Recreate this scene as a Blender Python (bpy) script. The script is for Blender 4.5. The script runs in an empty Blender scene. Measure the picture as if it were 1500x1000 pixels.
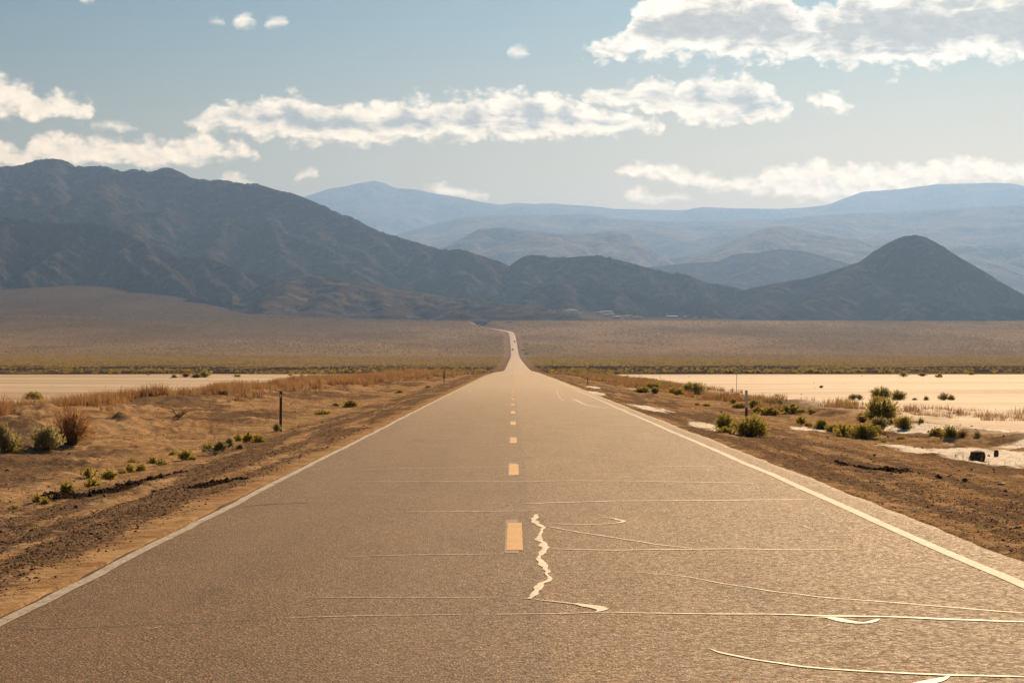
import bpy, math, random
import numpy as np
from mathutils import Vector

# ---------------------------------------------------------------- camera, world, sun
S = bpy.context.scene
COL = S.collection
R = math.radians
F = 3177.0            # focal length in photo pixels (1500 px wide)
CAMH = 1.6
cam = bpy.data.cameras.new('camera')
cam.sensor_width = 36.0
cam.lens = 36.0 * F / 1500.0
cam.shift_y = 30.0 / 1500.0
cam.clip_start = 0.1
cam.clip_end = 80000
camo = bpy.data.objects.new('camera', cam)
COL.objects.link(camo)
camo.location = (0, 0, CAMH)
camo.rotation_euler = (R(90), 0, 0)
S.camera = camo

SUN_EL, SUN_AZ = 21.0, 14.0        # degrees; azimuth to the right of the road direction
sdir = Vector((math.sin(R(SUN_AZ)) * math.cos(R(SUN_EL)), math.cos(R(SUN_AZ)) * math.cos(R(SUN_EL)), math.sin(R(SUN_EL))))
sl = bpy.data.lights.new('sun', 'SUN')
sl.energy = 5.0
sl.angle = R(0.5)
sl.color = (1.0, 0.71, 0.42)
so = bpy.data.objects.new('sun', sl)
COL.objects.link(so)
so.rotation_euler = sdir.to_track_quat('Z', 'Y').to_euler()

S.view_settings.view_transform = 'Standard'
S.view_settings.look = 'None'
S.view_settings.exposure = 0.82
S.view_settings.gamma = 1.0
S.render.engine = 'CYCLES'
cy = S.cycles
cy.use_denoising = True
try:
    cy.denoiser = 'OPENIMAGEDENOISE'
except Exception:
    pass
cy.max_bounces = 6
cy.diffuse_bounces = 2
cy.glossy_bounces = 2
cy.transmission_bounces = 3
cy.volume_bounces = 1
cy.transparent_max_bounces = 4
cy.sample_clamp_indirect = 4.0
cy.use_adaptive_sampling = True
cy.adaptive_threshold = 0.02


class NT:
    """tiny helper to write node trees as expressions"""
    def __init__(s, tree):
        s.t = tree
        s.n = tree.nodes
        s.l = tree.links

    def new(s, typ, **kw):
        n = s.n.new(typ)
        for k, v in kw.items():
            setattr(n, k, v)
        return n

    def link(s, a, b):
        if isinstance(a, bpy.types.NodeSocket):
            s.l.new(a, b)
        elif isinstance(a, (tuple, list)):
            b.default_value = tuple(a) if len(b.default_value) == len(a) else tuple(a) + (1.0,)
        else:
            b.default_value = a

    def m(s, op, a, b=0.0, c=None, clamp=False):
        n = s.new('ShaderNodeMath', operation=op, use_clamp=clamp)
        s.link(a, n.inputs[0])
        s.link(b, n.inputs[1])
        if c is not None:
            s.link(c, n.inputs[2])
        return n.outputs[0]

    def sstep(s, v, a, b, lo=0.0, hi=1.0):
        n = s.new('ShaderNodeMapRange', interpolation_type='SMOOTHSTEP')
        s.link(v, n.inputs['Value'])
        n.inputs['From Min'].default_value = a
        n.inputs['From Max'].default_value = b
        n.inputs['To Min'].default_value = lo
        n.inputs['To Max'].default_value = hi
        return n.outputs[0]

    def lin(s, v, a, b, lo=0.0, hi=1.0):
        n = s.new('ShaderNodeMapRange')
        s.link(v, n.inputs['Value'])
        n.inputs['From Min'].default_value = a
        n.inputs['From Max'].default_value = b
        n.inputs['To Min'].default_value = lo
        n.inputs['To Max'].default_value = hi
        return n.outputs[0]

    def mix(s, f, a, b, blend='MIX'):
        n = s.new('ShaderNodeMix', data_type='RGBA', blend_type=blend)
        s.link(f, n.inputs[0])
        s.link(a, n.inputs[6])
        s.link(b, n.inputs[7])
        return n.outputs[2]

    def noise(s, vec, scale, detail=3.0, rough=0.55, dist=0.0, dims='3D'):
        n = s.new('ShaderNodeTexNoise', noise_dimensions=dims)
        if vec is not None:
            s.link(vec, n.inputs['Vector'])
        n.inputs['Scale'].default_value = scale
        n.inputs['Detail'].default_value = detail
        n.inputs['Roughness'].default_value = rough
        n.inputs['Distortion'].default_value = dist
        return n

    def xyz(s, x, y, z):
        n = s.new('ShaderNodeCombineXYZ')
        s.link(x, n.inputs[0])
        s.link(y, n.inputs[1])
        s.link(z, n.inputs[2])
        return n.outputs[0]

    def scale(s, vec, sc):
        n = s.new('ShaderNodeVectorMath', operation='MULTIPLY')
        s.link(vec, n.inputs[0])
        n.inputs[1].default_value = sc
        return n.outputs[0]


# ---- sky: Nishita gradient with a procedural layer of backlit cumulus, placed by direction
W = bpy.data.worlds.new('World')
S.world = W
W.use_nodes = True
W.node_tree.nodes.clear()
k = NT(W.node_tree)
sky = k.new('ShaderNodeTexSky', sky_type='NISHITA', sun_disc=False, sun_elevation=R(SUN_EL), sun_rotation=R(SUN_AZ), altitude=400.0, air_density=1.0, dust_density=0.6, ozone_density=1.0)
tc = k.new('ShaderNodeTexCoord')
sp = k.new('ShaderNodeSeparateXYZ')
k.link(tc.outputs['Generated'], sp.inputs[0])
dy = k.m('MAXIMUM', sp.outputs[1], 0.02)
U = k.m('MULTIPLY_ADD', k.m('DIVIDE', sp.outputs[0], dy), F, 750.0)
V = k.m('MULTIPLY_ADD', k.m('DIVIDE', sp.outputs[2], dy), -F, 530.0)
uv = k.xyz(U, V, 0.0)
wn = k.noise(k.scale(uv, (1 / 55, 1 / 32, 1)), 1.0, 3.0, 0.55)
ws = k.new('ShaderNodeSeparateColor')
k.link(wn.outputs['Color'], ws.inputs[0])
U2 = k.m('MULTIPLY_ADD', k.m('SUBTRACT', ws.outputs[0], 0.5), 34.0, U)
V2 = k.m('MULTIPLY_ADD', k.m('SUBTRACT', ws.outputs[1], 0.5), 24.0, V)
nfine = k.noise(k.xyz(k.m('MULTIPLY', U, 1 / 26), k.m('MULTIPLY', V, 1 / 17), 3.0), 1.0, 7.0, 0.62, 0.3).outputs[0]


def billow(du, dv):
    # rounded cauliflower heads at two sizes
    tot = None
    for sc_, w_ in ((34.0, 0.72), (13.0, 0.28)):
        vo = k.new('ShaderNodeTexVoronoi', feature='F1', voronoi_dimensions='2D')
        vo.inputs['Scale'].default_value = 1.0
        k.link(k.xyz(k.m('MULTIPLY_ADD', U2, 1 / sc_, du / sc_), k.m('MULTIPLY_ADD', V2, 1.35 / sc_, dv * 1.35 / sc_), sc_), vo.inputs['Vector'])
        t_ = k.m('MULTIPLY', k.m('SUBTRACT', 0.55, vo.outputs['Distance']), w_)
        tot = t_ if tot is None else k.m('ADD', tot, t_)
    return tot


bil = billow(0, 0)
bil_s = billow(-5.0, 6.0)
emb = k.m('SUBTRACT', bil, bil_s)          # > 0 on the side of each puff that faces the sun (up and right)
nf0 = k.m('ADD', k.m('MULTIPLY', k.m('SUBTRACT', nfine, 0.5), 1.0), k.m('MULTIPLY', bil, 1.0))
nf0 = k.m('SUBTRACT', nf0, 0.12)
ngrey = k.noise(k.xyz(k.m('MULTIPLY', U, 1 / 75), k.m('MULTIPLY', V, 1 / 28), 9.0), 1.0, 6.0, 0.62, 0.6).outputs[0]


def float_curve(pts, src):
    n = k.new('ShaderNodeFloatCurve')
    n.mapping.use_clip = False
    c = n.mapping.curves[0]
    while len(c.points) > 2:
        c.points.remove(c.points[1])
    c.points[0].location = (0.0, pts[0][1])
    c.points[-1].location = (1.0, pts[-1][1])
    for x, y in pts:
        if 0.001 < x < 0.999:
            c.points.new(x, y)
    for p in c.points:
        p.handle_type = 'VECTOR'
    n.mapping.extend = 'HORIZONTAL'
    n.mapping.update()
    k.link(src, n.inputs['Value'])
    return n.outputs[0]


def g(x, y):      # a gap between two clouds of one band
    return (x, y + 17, y - 17)


BANDS = [
    ([g(836, 74), (850, 72, 80), (870, 55, 86), (897, 60, 88), (915, 40, 88), (925, 12, 86), (950, -8, 88), (1000, -14, 88), (1080, -14, 90),
      (1150, -8, 90), (1165, 8, 86), (1185, 20, 84), (1200, 5, 90), (1250, -12, 94), (1330, -16, 97), (1400, -24, 93), (1440, -24, 82), (1480, -24, 96), (1500, -24, 94)], 30.0, 1.0),
    ([g(266, 184), (278, 180, 187), (300, 162, 191), (345, 149, 196), (395, 147, 202), (425, 132, 207), (450, 147, 212), (500, 151, 214), (560, 149, 209), (600, 142, 206),
      (660, 139, 206), (700, 139, 206), (740, 134, 201), (780, 132, 206), (830, 143, 204), (880, 157, 196), (930, 172, 191), (972, 176, 189), g(984, 184)], 24.0, 1.0),
    ([g(845, 146), (856, 139, 151), (900, 122, 160), (950, 120, 167), (1000, 118, 176), (1020, 106, 179), (1050, 112, 182), (1090, 110, 184), (1130, 120, 180), (1150, 148, 180),
      (1163, 163, 177), g(1167, 165), g(1169, 140), (1174, 132, 143), (1190, 137, 159), (1215, 133, 161), (1240, 146, 164), (1253, 151, 163), g(1261, 158)], 22.0, 1.0),
    ([(0, 104, 172), (25, 116, 174), (40, 127, 175), (60, 141, 176), (90, 133, 177), (115, 149, 178), (138, 141, 174), g(146, 160)], 20.0, 0.25),
    ([(0, 203, 246), (30, 217, 246), (60, 193, 236), (80, 190, 240), (120, 202, 244), (180, 203, 245), (240, 200, 245), (300, 190, 242), (318, 203, 238), (330, 214, 236),
      (352, 209, 236), (378, 225, 234), g(388, 230), g(893, 251), (905, 245, 257), (950, 239, 264), (1000, 248, 272), (1050, 257, 280), (1100, 254, 284), (1140, 247, 290),
      (1200, 237, 292), (1260, 239, 292), (1320, 239, 277), (1400, 233, 270), (1500, 233, 268)], 19.0, 0.4),
    ([g(125, 186), (133, 182, 190), (165, 178, 191), (198, 185, 191), g(206, 188), g(316, 260), (325, 254, 266), (345, 250, 270), (368, 261, 271), g(378, 267), g(426, 258),
      (434, 253, 263), (452, 247, 265), (466, 249, 257), g(474, 253), g(610, 277), (620, 273, 282), (650, 268, 292), (690, 277, 295), (716, 287, 292), g(726, 290),
      g(906, 286), (915, 283, 291), (935, 275, 295), (980, 283, 294), (1022, 290, 295), g(1032, 293)], 11.0, 0.1),
    ([g(110, 0), (118, -6, 6), (135, -4, 8), g(142, 3), g(299, 33), (306, 30, 36), (317, 25, 38), (328, 31, 37), g(334, 33), (342, 33, 41), (358, 19, 42), (374, 25, 41),
      g(380, 36), (388, 35, 43), (398, 28, 43), (418, 31, 39), g(426, 36), g(736, 73), (744, 69, 79), (758, 63, 82), (778, 70, 79), g(786, 75), g(1294, 120),
      (1302, 118, 125), (1320, 116, 123), g(1328, 120)], 8.0, 0.1),
]
XN = k.m('DIVIDE', U2, 1500.0)
Fm = None
for pts, amp, core in BANDS:
    tp = float_curve([(x / 1500, (t + 100) / 500) for x, t, b in pts], XN)
    bt = float_curve([(x / 1500, (b + 100) / 500) for x, t, b in pts], XN)
    vn = k.m('MULTIPLY_ADD', V2, 1 / 500, 0.2)
    d = k.m('MULTIPLY', k.m('MINIMUM', k.m('SUBTRACT', vn, tp), k.m('SUBTRACT', bt, vn)), 500.0)
    d2 = k.m('MULTIPLY_ADD', nf0, amp * 1.1, d)
    cr = k.m('MULTIPLY', d2, core)
    if Fm is None:
        Fm, Cm = d2, cr
    else:
        Fm = k.m('MAXIMUM', Fm, d2)
        Cm = k.m('MAXIMUM', Cm, cr)
front = k.sstep(sp.outputs[1], 0.05, 0.2)
alpha = k.m('MULTIPLY', k.sstep(Fm, -5.0, 13.0), front)
alpha = k.m('MULTIPLY', alpha, 0.96)
core = k.sstep(k.m('MULTIPLY_ADD', k.m('SUBTRACT', ngrey, 0.5), 75.0, k.m('MULTIPLY_ADD', emb, -16.0, Cm)), 6.0, 40.0)
lowg = k.sstep(V, 60.0, 300.0)      # clouds low over the horizon are warmer
rimc = k.mix(lowg, (1.08, 0.87, 0.62), (1.55, 1.10, 0.62))
CLOUD_GREY = (0.37, 0.30, 0.205)
soft = k.m('ADD', k.sstep(nfine, 0.35, 0.65, 0.90, 1.05), k.m('MULTIPLY', emb, 0.30))
cc = k.mix(core, rimc, CLOUD_GREY)
ccn = k.new('ShaderNodeVectorMath', operation='SCALE')
k.link(cc, ccn.inputs[0])
k.link(soft, ccn.inputs['Scale'])
SKY_STR = 0.05
CL = 1.0 / SKY_STR
cc2 = k.new('ShaderNodeVectorMath', operation='SCALE')
k.link(ccn.outputs[0], cc2.inputs[0])
cc2.inputs['Scale'].default_value = CL * 1.0
# the sky itself: warm milky air low down and towards the sun
lowair = k.sstep(sp.outputs[2], 0.06, 0.17)
tint = k.mix(1.0, sky.outputs[0], k.mix(lowair, (0.88, 0.60, 0.25), (0.275, 0.375, 0.37)), 'MULTIPLY')
outc = k.mix(alpha, tint, cc2.outputs[0])
bg = k.new('ShaderNodeBackground')
k.link(outc, bg.inputs[0])
bg.inputs[1].default_value = SKY_STR
wo = k.new('ShaderNodeOutputWorld')
k.link(bg.outputs[0], wo.inputs[0])
W.cycles.sampling_method = 'MANUAL'
W.cycles.sample_map_resolution = 512


# ---------------------------------------------------------------- numpy noise
def _h(ix, iy, seed):
    h = (ix.astype(np.int64) * 374761393 + iy.astype(np.int64) * 668265263 + seed * 974634777) & 0xffffffff
    h = ((h ^ (h >> 13)) * 1274126177) & 0xffffffff
    h = h ^ (h >> 16)
    return h


def pn(x, y, seed=0):
    x = np.asarray(x, float)
    y = np.asarray(y, float)
    x0 = np.floor(x)
    y0 = np.floor(y)
    fx = x - x0
    fy = y - y0
    u = fx * fx * fx * (fx * (fx * 6 - 15) + 10)
    v = fy * fy * fy * (fy * (fy * 6 - 15) + 10)

    def gr(ax, ay, dx, dy_):
        a = _h(ax, ay, seed) * (2 * math.pi / 4294967296.0)
        return np.cos(a) * dx + np.sin(a) * dy_
    a = gr(x0, y0, fx, fy)
    b = gr(x0 + 1, y0, fx - 1, fy)
    c = gr(x0, y0 + 1, fx, fy - 1)
    d = gr(x0 + 1, y0 + 1, fx - 1, fy - 1)
    return ((a + (b - a) * u) * (1 - v) + (c + (d - c) * u) * v) * 1.5


def fbm(x, y, octv=4, seed=0, gain=0.5, lac=2.03):
    s = 0
    a = 1.0
    for i in range(octv):
        s = s + a * pn(x, y, seed + i * 7)
        x = x * lac + 13.7
        y = y * lac - 7.3
        a *= gain
    return s


def ridged(x, y, octv=4, seed=0, gain=0.5, lac=2.03):
    s = 0
    a = 1.0
    w = 1.0
    for i in range(octv):
        n = 1 - np.abs(pn(x, y, seed + i * 7)) * 1.6
        n = np.clip(n, 0, 1) ** 2 * w
        s = s + a * n
        w = np.clip(n * 1.6, 0, 1)
        x = x * lac + 5.1
        y = y * lac + 9.2
        a *= gain
    return s


def ss(v, a, b):
    t = np.clip((v - a) / (b - a), 0, 1)
    return t * t * (3 - 2 * t)


def tab(x, pts):
    return np.interp(x, [p[0] for p in pts], [p[1] for p in pts])


# ---------------------------------------------------------------- terrain functions (metres, road along +Y)
ROADZ = [(-100, 0), (250, 0), (380, -0.18), (480, -.5), (585, -.8), (700, -.55), (800, -.05), (1080, 1.36), (1500, 3.6), (1900, 6.2), (2100, 8.2), (2250, 12.2), (2600, 25), (3030, 42.9), (3200, 49), (3400, 56.5), (3600, 62), (6000, 62)]
ROADX = [(-100, 0), (250, 0.05), (350, 0.25), (585, 1.1), (1080, 1.5), (2100, 2.5), (2500, 1.6), (2780, 0.6), (2950, -0.6), (3030, -2.2), (3080, -5.5), (3130, -11), (3200, -21), (3300, -37), (3400, -51), (3450, -53), (3600, -50)]
_yy = np.arange(-100, 3700, 10.0)


def _smooth(tbl, w):
    v = tab(_yy, tbl)
    kx = np.hanning(w)
    kx /= kx.sum()
    vp = np.pad(v, w // 2, mode='edge')
    return np.convolve(vp, kx, 'valid')[:len(_yy)]


_rz = _smooth(ROADZ, 13)
_rx = _smooth(ROADX, 9)


def road_zc(y):
    return np.interp(y, _yy, _rz)


def road_xc(y):
    return np.interp(y, _yy, _rx)


def road_z(x, y):
    d = x - road_xc(y)
    near = 1 - ss(y, 120, 300)
    bumps = 0.012 * fbm(x / 2.6, y / 7.0, 3, 51) * near
    return road_zc(y) - 0.012 * np.abs(d) + bumps + 0.012 * np.abs(d) * near * 0.5


PLAYA = -0.8
GR = [(0, PLAYA), (430, PLAYA), (600, -.72), (800, -.1), (1080, 1.25), (1500, 3.5), (1900, 6.1), (2100, 8.2), (2250, 12.2), (2600, 25), (3030, 42.9), (3300, 57), (3500, 67.5), (3620, 70), (4000, 55), (4600, 40), (30000, 40)]
GL = [(0, PLAYA), (430, PLAYA), (600, -.72), (800, -.1), (1080, 1.25), (1500, 4.0), (1900, 8.5), (2100, 12), (2600, 31), (3030, 50), (3500, 77), (4000, 116), (4500, 157), (5000, 190), (6000, 200), (30000, 200)]
LEFTP = [(-40, -.8), (-24, -.8), (-20, -.74), (-17.2, -.42), (-16, -.14), (-14.6, .03), (-13, -.08), (-10.5, -.27), (-8, -.32), (-6.6, -.26), (-5.4, -.16), (-4.3, -.07), (-3.5, -.035), (-3.25, -.03), (0, -.1)]
RIGHTP = [(0, -.1), (4.0, -.035), (4.5, -.05), (5.6, -.15), (7.2, -.26), (8.6, -.36), (9.4, -.47), (11.6, -.5), (12.8, -.36), (14.3, -.5), (16.5, -.74), (19, -.8), (40, -.8)]
MOUNDS = []      # (x, y, rx, ry, h) filled below from the photograph


def ground_z(x, y, detail=True):
    x = np.asarray(x, float)
    y = np.asarray(y, float)
    xs = x - road_xc(y)
    yy_ = np.maximum(y, 10)
    u = x / yy_
    lf = ss(-u, 0.015, 0.20)
    g0 = tab(y, GR) * (1 - lf) + tab(y, GL) * lf
    # large undulation of the fans
    far = ss(y, 900, 2600)
    g0 = g0 + far * (fbm(x / 420, y / 900, 4, 5) * 3.2 + fbm(x / 90, y / 400, 3, 6) * 0.8) * (0.35 + lf)
    # near profile across the road
    wob = fbm(x * 0 + y / 23.0, x * 0 + 3.3, 2, 71) * 1.1
    wob = wob * ss(np.abs(xs), 5.0, 9.0)
    prof = np.where(xs < 0, tab(xs + wob, LEFTP), tab(xs + wob, RIGHTP))
    nearw = 1 - ss(y, 300, 430)
    z = g0 * (1 - nearw) + prof * nearw
    # dunes / eroded mounds between shoulder and playa
    bandl = ss(-xs, 5.4, 8.5) * (1 - ss(-xs, 17.5, 23))
    bandr = ss(xs, 6.0, 9.5) * (1 - ss(xs, 16, 21)) * 0.55
    band = (bandl + bandr) * nearw
    lump = ridged(x / 5.2 + 0.3 * pn(y / 6, x / 6, 3), y / 7.5, 3, 17) - 0.72
    z = z + band * (0.11 * lump + 0.06 * fbm(x / 1.6, y / 2.4, 4, 19) + 0.035 * ridged(x / 0.8 + 3 * pn(x / 5, y / 5, 9), y / 1.3, 4, 21))
    for mx, my, rx, ry, h in MOUNDS:
        q = ((x - mx) / rx) ** 2 + ((y - my) / ry) ** 2
        m = q < 6
        z = np.where(m, z + h * np.exp(-q * 1.4) * (1 + 0.35 * pn(x * 1.7, y * 1.2, 23)), z)
    if detail:
        nr = 1 - ss(y, 160, 420)
        sh = ss(np.abs(xs), 3.4, 4.6)
        sho = ss(np.abs(xs), 3.3, 3.9)
        play = ss(np.abs(xs), 15, 24)
        z = z + nr * sh * (1 - 0.8 * play) * (0.030 * fbm(x / 0.55, y / 0.8, 3, 29) + 0.012 * fbm(x / 0.13, y / 0.2, 2, 31))
        # wheel ruts along the shoulder
        rut = (1 - ss(np.abs(np.abs(xs) - 5.6), 1.2, 2.4)) * sho
        z = z + nr * rut * 0.018 * pn(xs / 0.22 + 0.6 * pn(y / 9, xs * 0 + 1, 8), y / 30.0, 33)
        z = z + nr * play * (0.02 * fbm(x / 3.0, y / 3.0, 3, 37))
    # keep the road corridor clear
    cl = 1 - ss(np.abs(xs - 0.35), 3.75, 6.5 + 0.004 * np.abs(y))
    zr = road_zc(y) - 0.05
    fr = ss(y, 200, 380)
    z = z * (1 - cl * fr) + zr * cl * fr
    inner = ((xs > -3.32) & (xs < 4.18))
    z = np.where(inner, np.minimum(z, road_zc(y) - 0.085), z)
    # no shoulder may rise over the asphalt
    z = np.where((np.abs(xs - 0.4) < 4.4), np.minimum(z, road_zc(y) - 0.022), z)
    return z


def pix(px, py, y):
    return ((px - 750) / F * y, y, CAMH + (530 - py) / F * y)


_YS = np.concatenate([10 * np.exp(np.arange(0, 6.3, 0.0035))])


def place(px, py, lim=5500):
    """ground point seen at a pixel of the photograph (used once to read positions)"""
    xs_, ys_, zs_ = pix(px, py, _YS)
    gz = ground_z(xs_, ys_, False)
    hit = np.where(gz >= zs_)[0]
    if len(hit) == 0:
        i = int(np.argmin(np.abs(_YS - 400)))
    else:
        i = int(hit[0])
    y = float(_YS[i])
    x = float((px - 750) / F * y)
    return x, y, float(ground_z(np.array([x]), np.array([y]))[0])


# ---------------------------------------------------------------- mesh helpers
def mesh_np(name, verts, faces, mat=None, smooth=False, attrs=None, uv=None):
    """faces: (n,3) or (n,4) int array or list of arrays"""
    me = bpy.data.meshes.new(name)
    verts = np.asarray(verts, np.float32)
    me.vertices.add(len(verts))
    me.vertices.foreach_set('co', verts.ravel())
    fl = faces if isinstance(faces, list) else [faces]
    loops = np.concatenate([f.ravel() for f in fl]).astype(np.int32)
    tot = np.concatenate([np.full(len(f), f.shape[1], np.int32) for f in fl])
    st = np.concatenate([[0], np.cumsum(tot)[:-1]]).astype(np.int32)
    me.loops.add(len(loops))
    me.loops.foreach_set('vertex_index', loops)
    me.polygons.add(len(tot))
    me.polygons.foreach_set('loop_start', st)
    me.polygons.foreach_set('loop_total', tot)
    if smooth:
        me.polygons.foreach_set('use_smooth', np.ones(len(tot), bool))
    me.update(calc_edges=True)
    if attrs:
        for an, av in attrs.items():
            a = me.attributes.new(an, 'FLOAT_COLOR', 'POINT')
            a.data.foreach_set('color', np.asarray(av, np.float32).ravel())
    if mat:
        me.materials.append(mat)
    return me


def link(name, me, parent=None, loc=(0, 0, 0)):
    o = bpy.data.objects.new(name, me)
    COL.objects.link(o)
    o.location = loc
    if parent:
        o.parent = parent
    return o


def tag(o, label=None, cat=None, group=None, kind=None):
    if label:
        o['label'] = label
    if cat:
        o['category'] = cat
    if group:
        o['group'] = group
    if kind:
        o['kind'] = kind
    return o


def grid_faces(nr, nc):
    i = np.arange(nr - 1)[:, None] * nc + np.arange(nc - 1)[None, :]
    i = i.ravel()
    return np.stack([i, i + 1, i + nc + 1, i + nc], 1)


def mat_new(name):
    m = bpy.data.materials.new(name)
    m.use_nodes = True
    m.node_tree.nodes.clear()
    return m, NT(m.node_tree)


def finish(q, color, rough=0.9, bump=None, bstr=0.5, bdist=0.02, spec=0.3, trans=None, metallic=0.0):
    p = q.new('ShaderNodeBsdfPrincipled')
    q.link(color, p.inputs['Base Color'])
    q.link(rough, p.inputs['Roughness'])
    p.inputs['Specular IOR Level'].default_value = spec
    p.inputs['Metallic'].default_value = metallic
    if bump is not None:
        b = q.new('ShaderNodeBump')
        b.inputs['Strength'].default_value = bstr
        b.inputs['Distance'].default_value = bdist
        q.link(bump, b.inputs['Height'])
        q.l.new(b.outputs[0], p.inputs['Normal'])
    out = q.new('ShaderNodeOutputMaterial')
    sh = p.outputs[0]
    if trans is not None:
        tr = q.new('ShaderNodeBsdfTranslucent')
        q.link(color, tr.inputs[0])
        mx = q.new('ShaderNodeMixShader')
        mx.inputs[0].default_value = trans
        q.l.new(sh, mx.inputs[1])
        q.l.new(tr.outputs[0], mx.inputs[2])
        sh = mx.outputs[0]
    q.l.new(sh, out.inputs[0])


def simple(name, col, rough=0.7, var=0.15, scale=8.0, metallic=0.0, spec=0.4):
    m, q = mat_new(name)
    c = q.new('ShaderNodeTexCoord').outputs['Object']
    n = q.noise(c, scale, 4, 0.6).outputs[0]
    dark = tuple(v * (1 - var) for v in col)
    lite = tuple(min(1, v * (1 + var)) for v in col)
    finish(q, q.mix(q.sstep(n, 0.35, 0.65), dark, lite), rough, n, 0.2, 0.01, spec, None, metallic)
    return m

# ---------------------------------------------------------------- mountains: height fields grown from ridge lines
def mat_rock(name, c1, c2, c3, spec_scale=1.0):
    m, q = mat_new(name)
    co = q.new('ShaderNodeTexCoord').outputs['Object']
    big = q.noise(co, 0.0022, 5, 0.6, 0.6).outputs[0]
    mid = q.noise(co, 0.02, 5, 0.65).outputs[0]
    veg = q.noise(co, 0.11 * spec_scale, 3, 0.7).outputs[0]
    c = q.mix(q.sstep(big, 0.38, 0.62), c1, c2)
    c = q.mix(q.m('MULTIPLY', q.sstep(mid, 0.5, 0.66), 0.6), c, c3)
    c = q.mix(q.m('MULTIPLY', q.sstep(veg, 0.52, 0.6), 0.45), c, (0.045, 0.045, 0.03))
    finish(q, c, 0.95, q.m('ADD', mid, q.m('MULTIPLY', veg, 0.35)), 0.7, 7.0, 0.0)
    return m


def mountain(name, pxr, yr, ridges, zb, mat, label, theta=30, warp=0.10, gully=0.22, dpx=1.5, nrow=240, sky=None, seed=1, rough=0.05, zfront=None, glam=0.30, conc=1.12):
    px = np.arange(pxr[0], pxr[1] + dpx, dpx)
    yv = np.linspace(yr[0], yr[1], nrow)
    PX, Y = np.meshgrid(px, yv)
    X = (PX - 750) / F * Y
    Z = np.full(X.shape, float(zb))
    allz = []
    rr = []
    for rd in ridges:
        w = 1.0
        if isinstance(rd, dict):
            w = rd.get('w', 1.0)
            rd = rd['p']
        pts = np.array([pix(a, b, c) for a, b, c in rd])
        rr.append((pts, w))
        allz.append(pts[:, 2].max())
    hmax = max(allz) - zb
    L = hmax / math.tan(R(theta))
    wx = warp * 0.8 * L * fbm(X / (L * 0.55), Y / (L * 0.55), 4, seed)
    wy = warp * 0.8 * L * fbm(X / (L * 0.55), Y / (L * 0.55), 4, seed + 50)
    Xw = X + wx
    Yw = Y + wy
    for ri, (pts, w) in enumerate(rr):
        best = np.full(X.shape, 1e18)
        hh = np.zeros(X.shape)
        sv = np.zeros(X.shape)
        acc = 0.0
        for a, b in zip(pts[:-1], pts[1:]):
            ex, ey = b[0] - a[0], b[1] - a[1]
            l2 = ex * ex + ey * ey + 1e-6
            t = np.clip(((Xw - a[0]) * ex + (Yw - a[1]) * ey) / l2, 0, 1)
            d2 = (Xw - a[0] - t * ex) ** 2 + (Yw - a[1] - t * ey) ** 2
            m = d2 < best
            best = np.where(m, d2, best)
            hh = np.where(m, a[2] + t * (b[2] - a[2]), hh)
            sv = np.where(m, acc + t * math.sqrt(l2), sv)
            acc += math.sqrt(l2)
        d = np.sqrt(best)
        h = np.maximum(hh - zb, 1.0)
        Wd = h / math.tan(R(theta)) * 1.6 * w
        lam = glam * L
        g1 = ridged(sv / lam + 0.12 * d / lam, d / (lam * 3.2) + ri * 7.7, 3, seed + 90 + ri)
        Wl = Wd * (1 - gully * 0.45 + gully * 0.68 * g1)
        t = d / Wl
        eps = 0.04
        t = np.sqrt(t * t + eps * eps) - eps
        P = np.clip(1 - t, 0, 1) ** conc
        zk = zb + h * P
        Z = np.maximum(Z, zk)
    rel = np.clip((Z - zb) / hmax, 0, 1)
    Z = Z + rough * 0.5 * hmax * (rel ** 0.6) * (ridged(X / (L * 0.20), Y / (L * 0.30), 5, seed + 33, 0.42) - 0.8)
    Z = Z + rough * 0.12 * hmax * np.minimum(1, rel * 4) * fbm(X / (L * 0.05), Y / (L * 0.05), 3, seed + 44)
    if sky is not None:
        e = (Z - CAMH) / Y
        emax = e.max(0)
        et = (530 - np.interp(px, [p[0] for p in sky], [p[1] for p in sky])) / F
        ratio = et / np.maximum(emax, 1e-4)
        wn_ = max(3, int(16 / dpx) | 1)
        kx = np.hanning(wn_ + 2)
        kx /= kx.sum()
        ratio = np.convolve(np.pad(ratio, (wn_ + 1) // 2, mode='edge'), kx, 'valid')[:len(px)]
        w_ = np.clip((Z - zb) / (0.25 * hmax), 0, 1)
        Z = Z * (1 + (np.clip(ratio, 0.6, 1.6)[None, :] - 1) * w_)
    # the foot of the mesh goes underground all round
    edge = np.minimum(np.linspace(0, 1, nrow) * 14, 1)[:, None] * np.minimum(np.linspace(1, 0, nrow) * 14, 1)[:, None]
    Z = Z - 60 * (1 - edge) ** 2 - np.where(Z < zb + 0.5, 25, 0)
    V_ = np.stack([X, Y, Z], -1).reshape(-1, 3)
    me = mesh_np(name, V_, grid_faces(nrow, len(px)), mat, True)
    o = link(name, me)
    tag(o, label, 'mountain', kind='structure')
    return o


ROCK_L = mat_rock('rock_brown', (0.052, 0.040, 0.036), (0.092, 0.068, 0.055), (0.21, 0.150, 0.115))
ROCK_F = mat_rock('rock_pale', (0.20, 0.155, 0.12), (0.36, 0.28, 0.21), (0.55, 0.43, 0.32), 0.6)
ROCK_H = mat_rock('rock_foothill', (0.12, 0.085, 0.065), (0.17, 0.12, 0.09), (0.36, 0.26, 0.18), 1.6)


def sky_to_ridge(sk, ya, yb):
    n = len(sk)
    return [(p[0], p[1], ya + (yb - ya) * i / (n - 1)) for i, p in enumerate(sk)]


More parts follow.
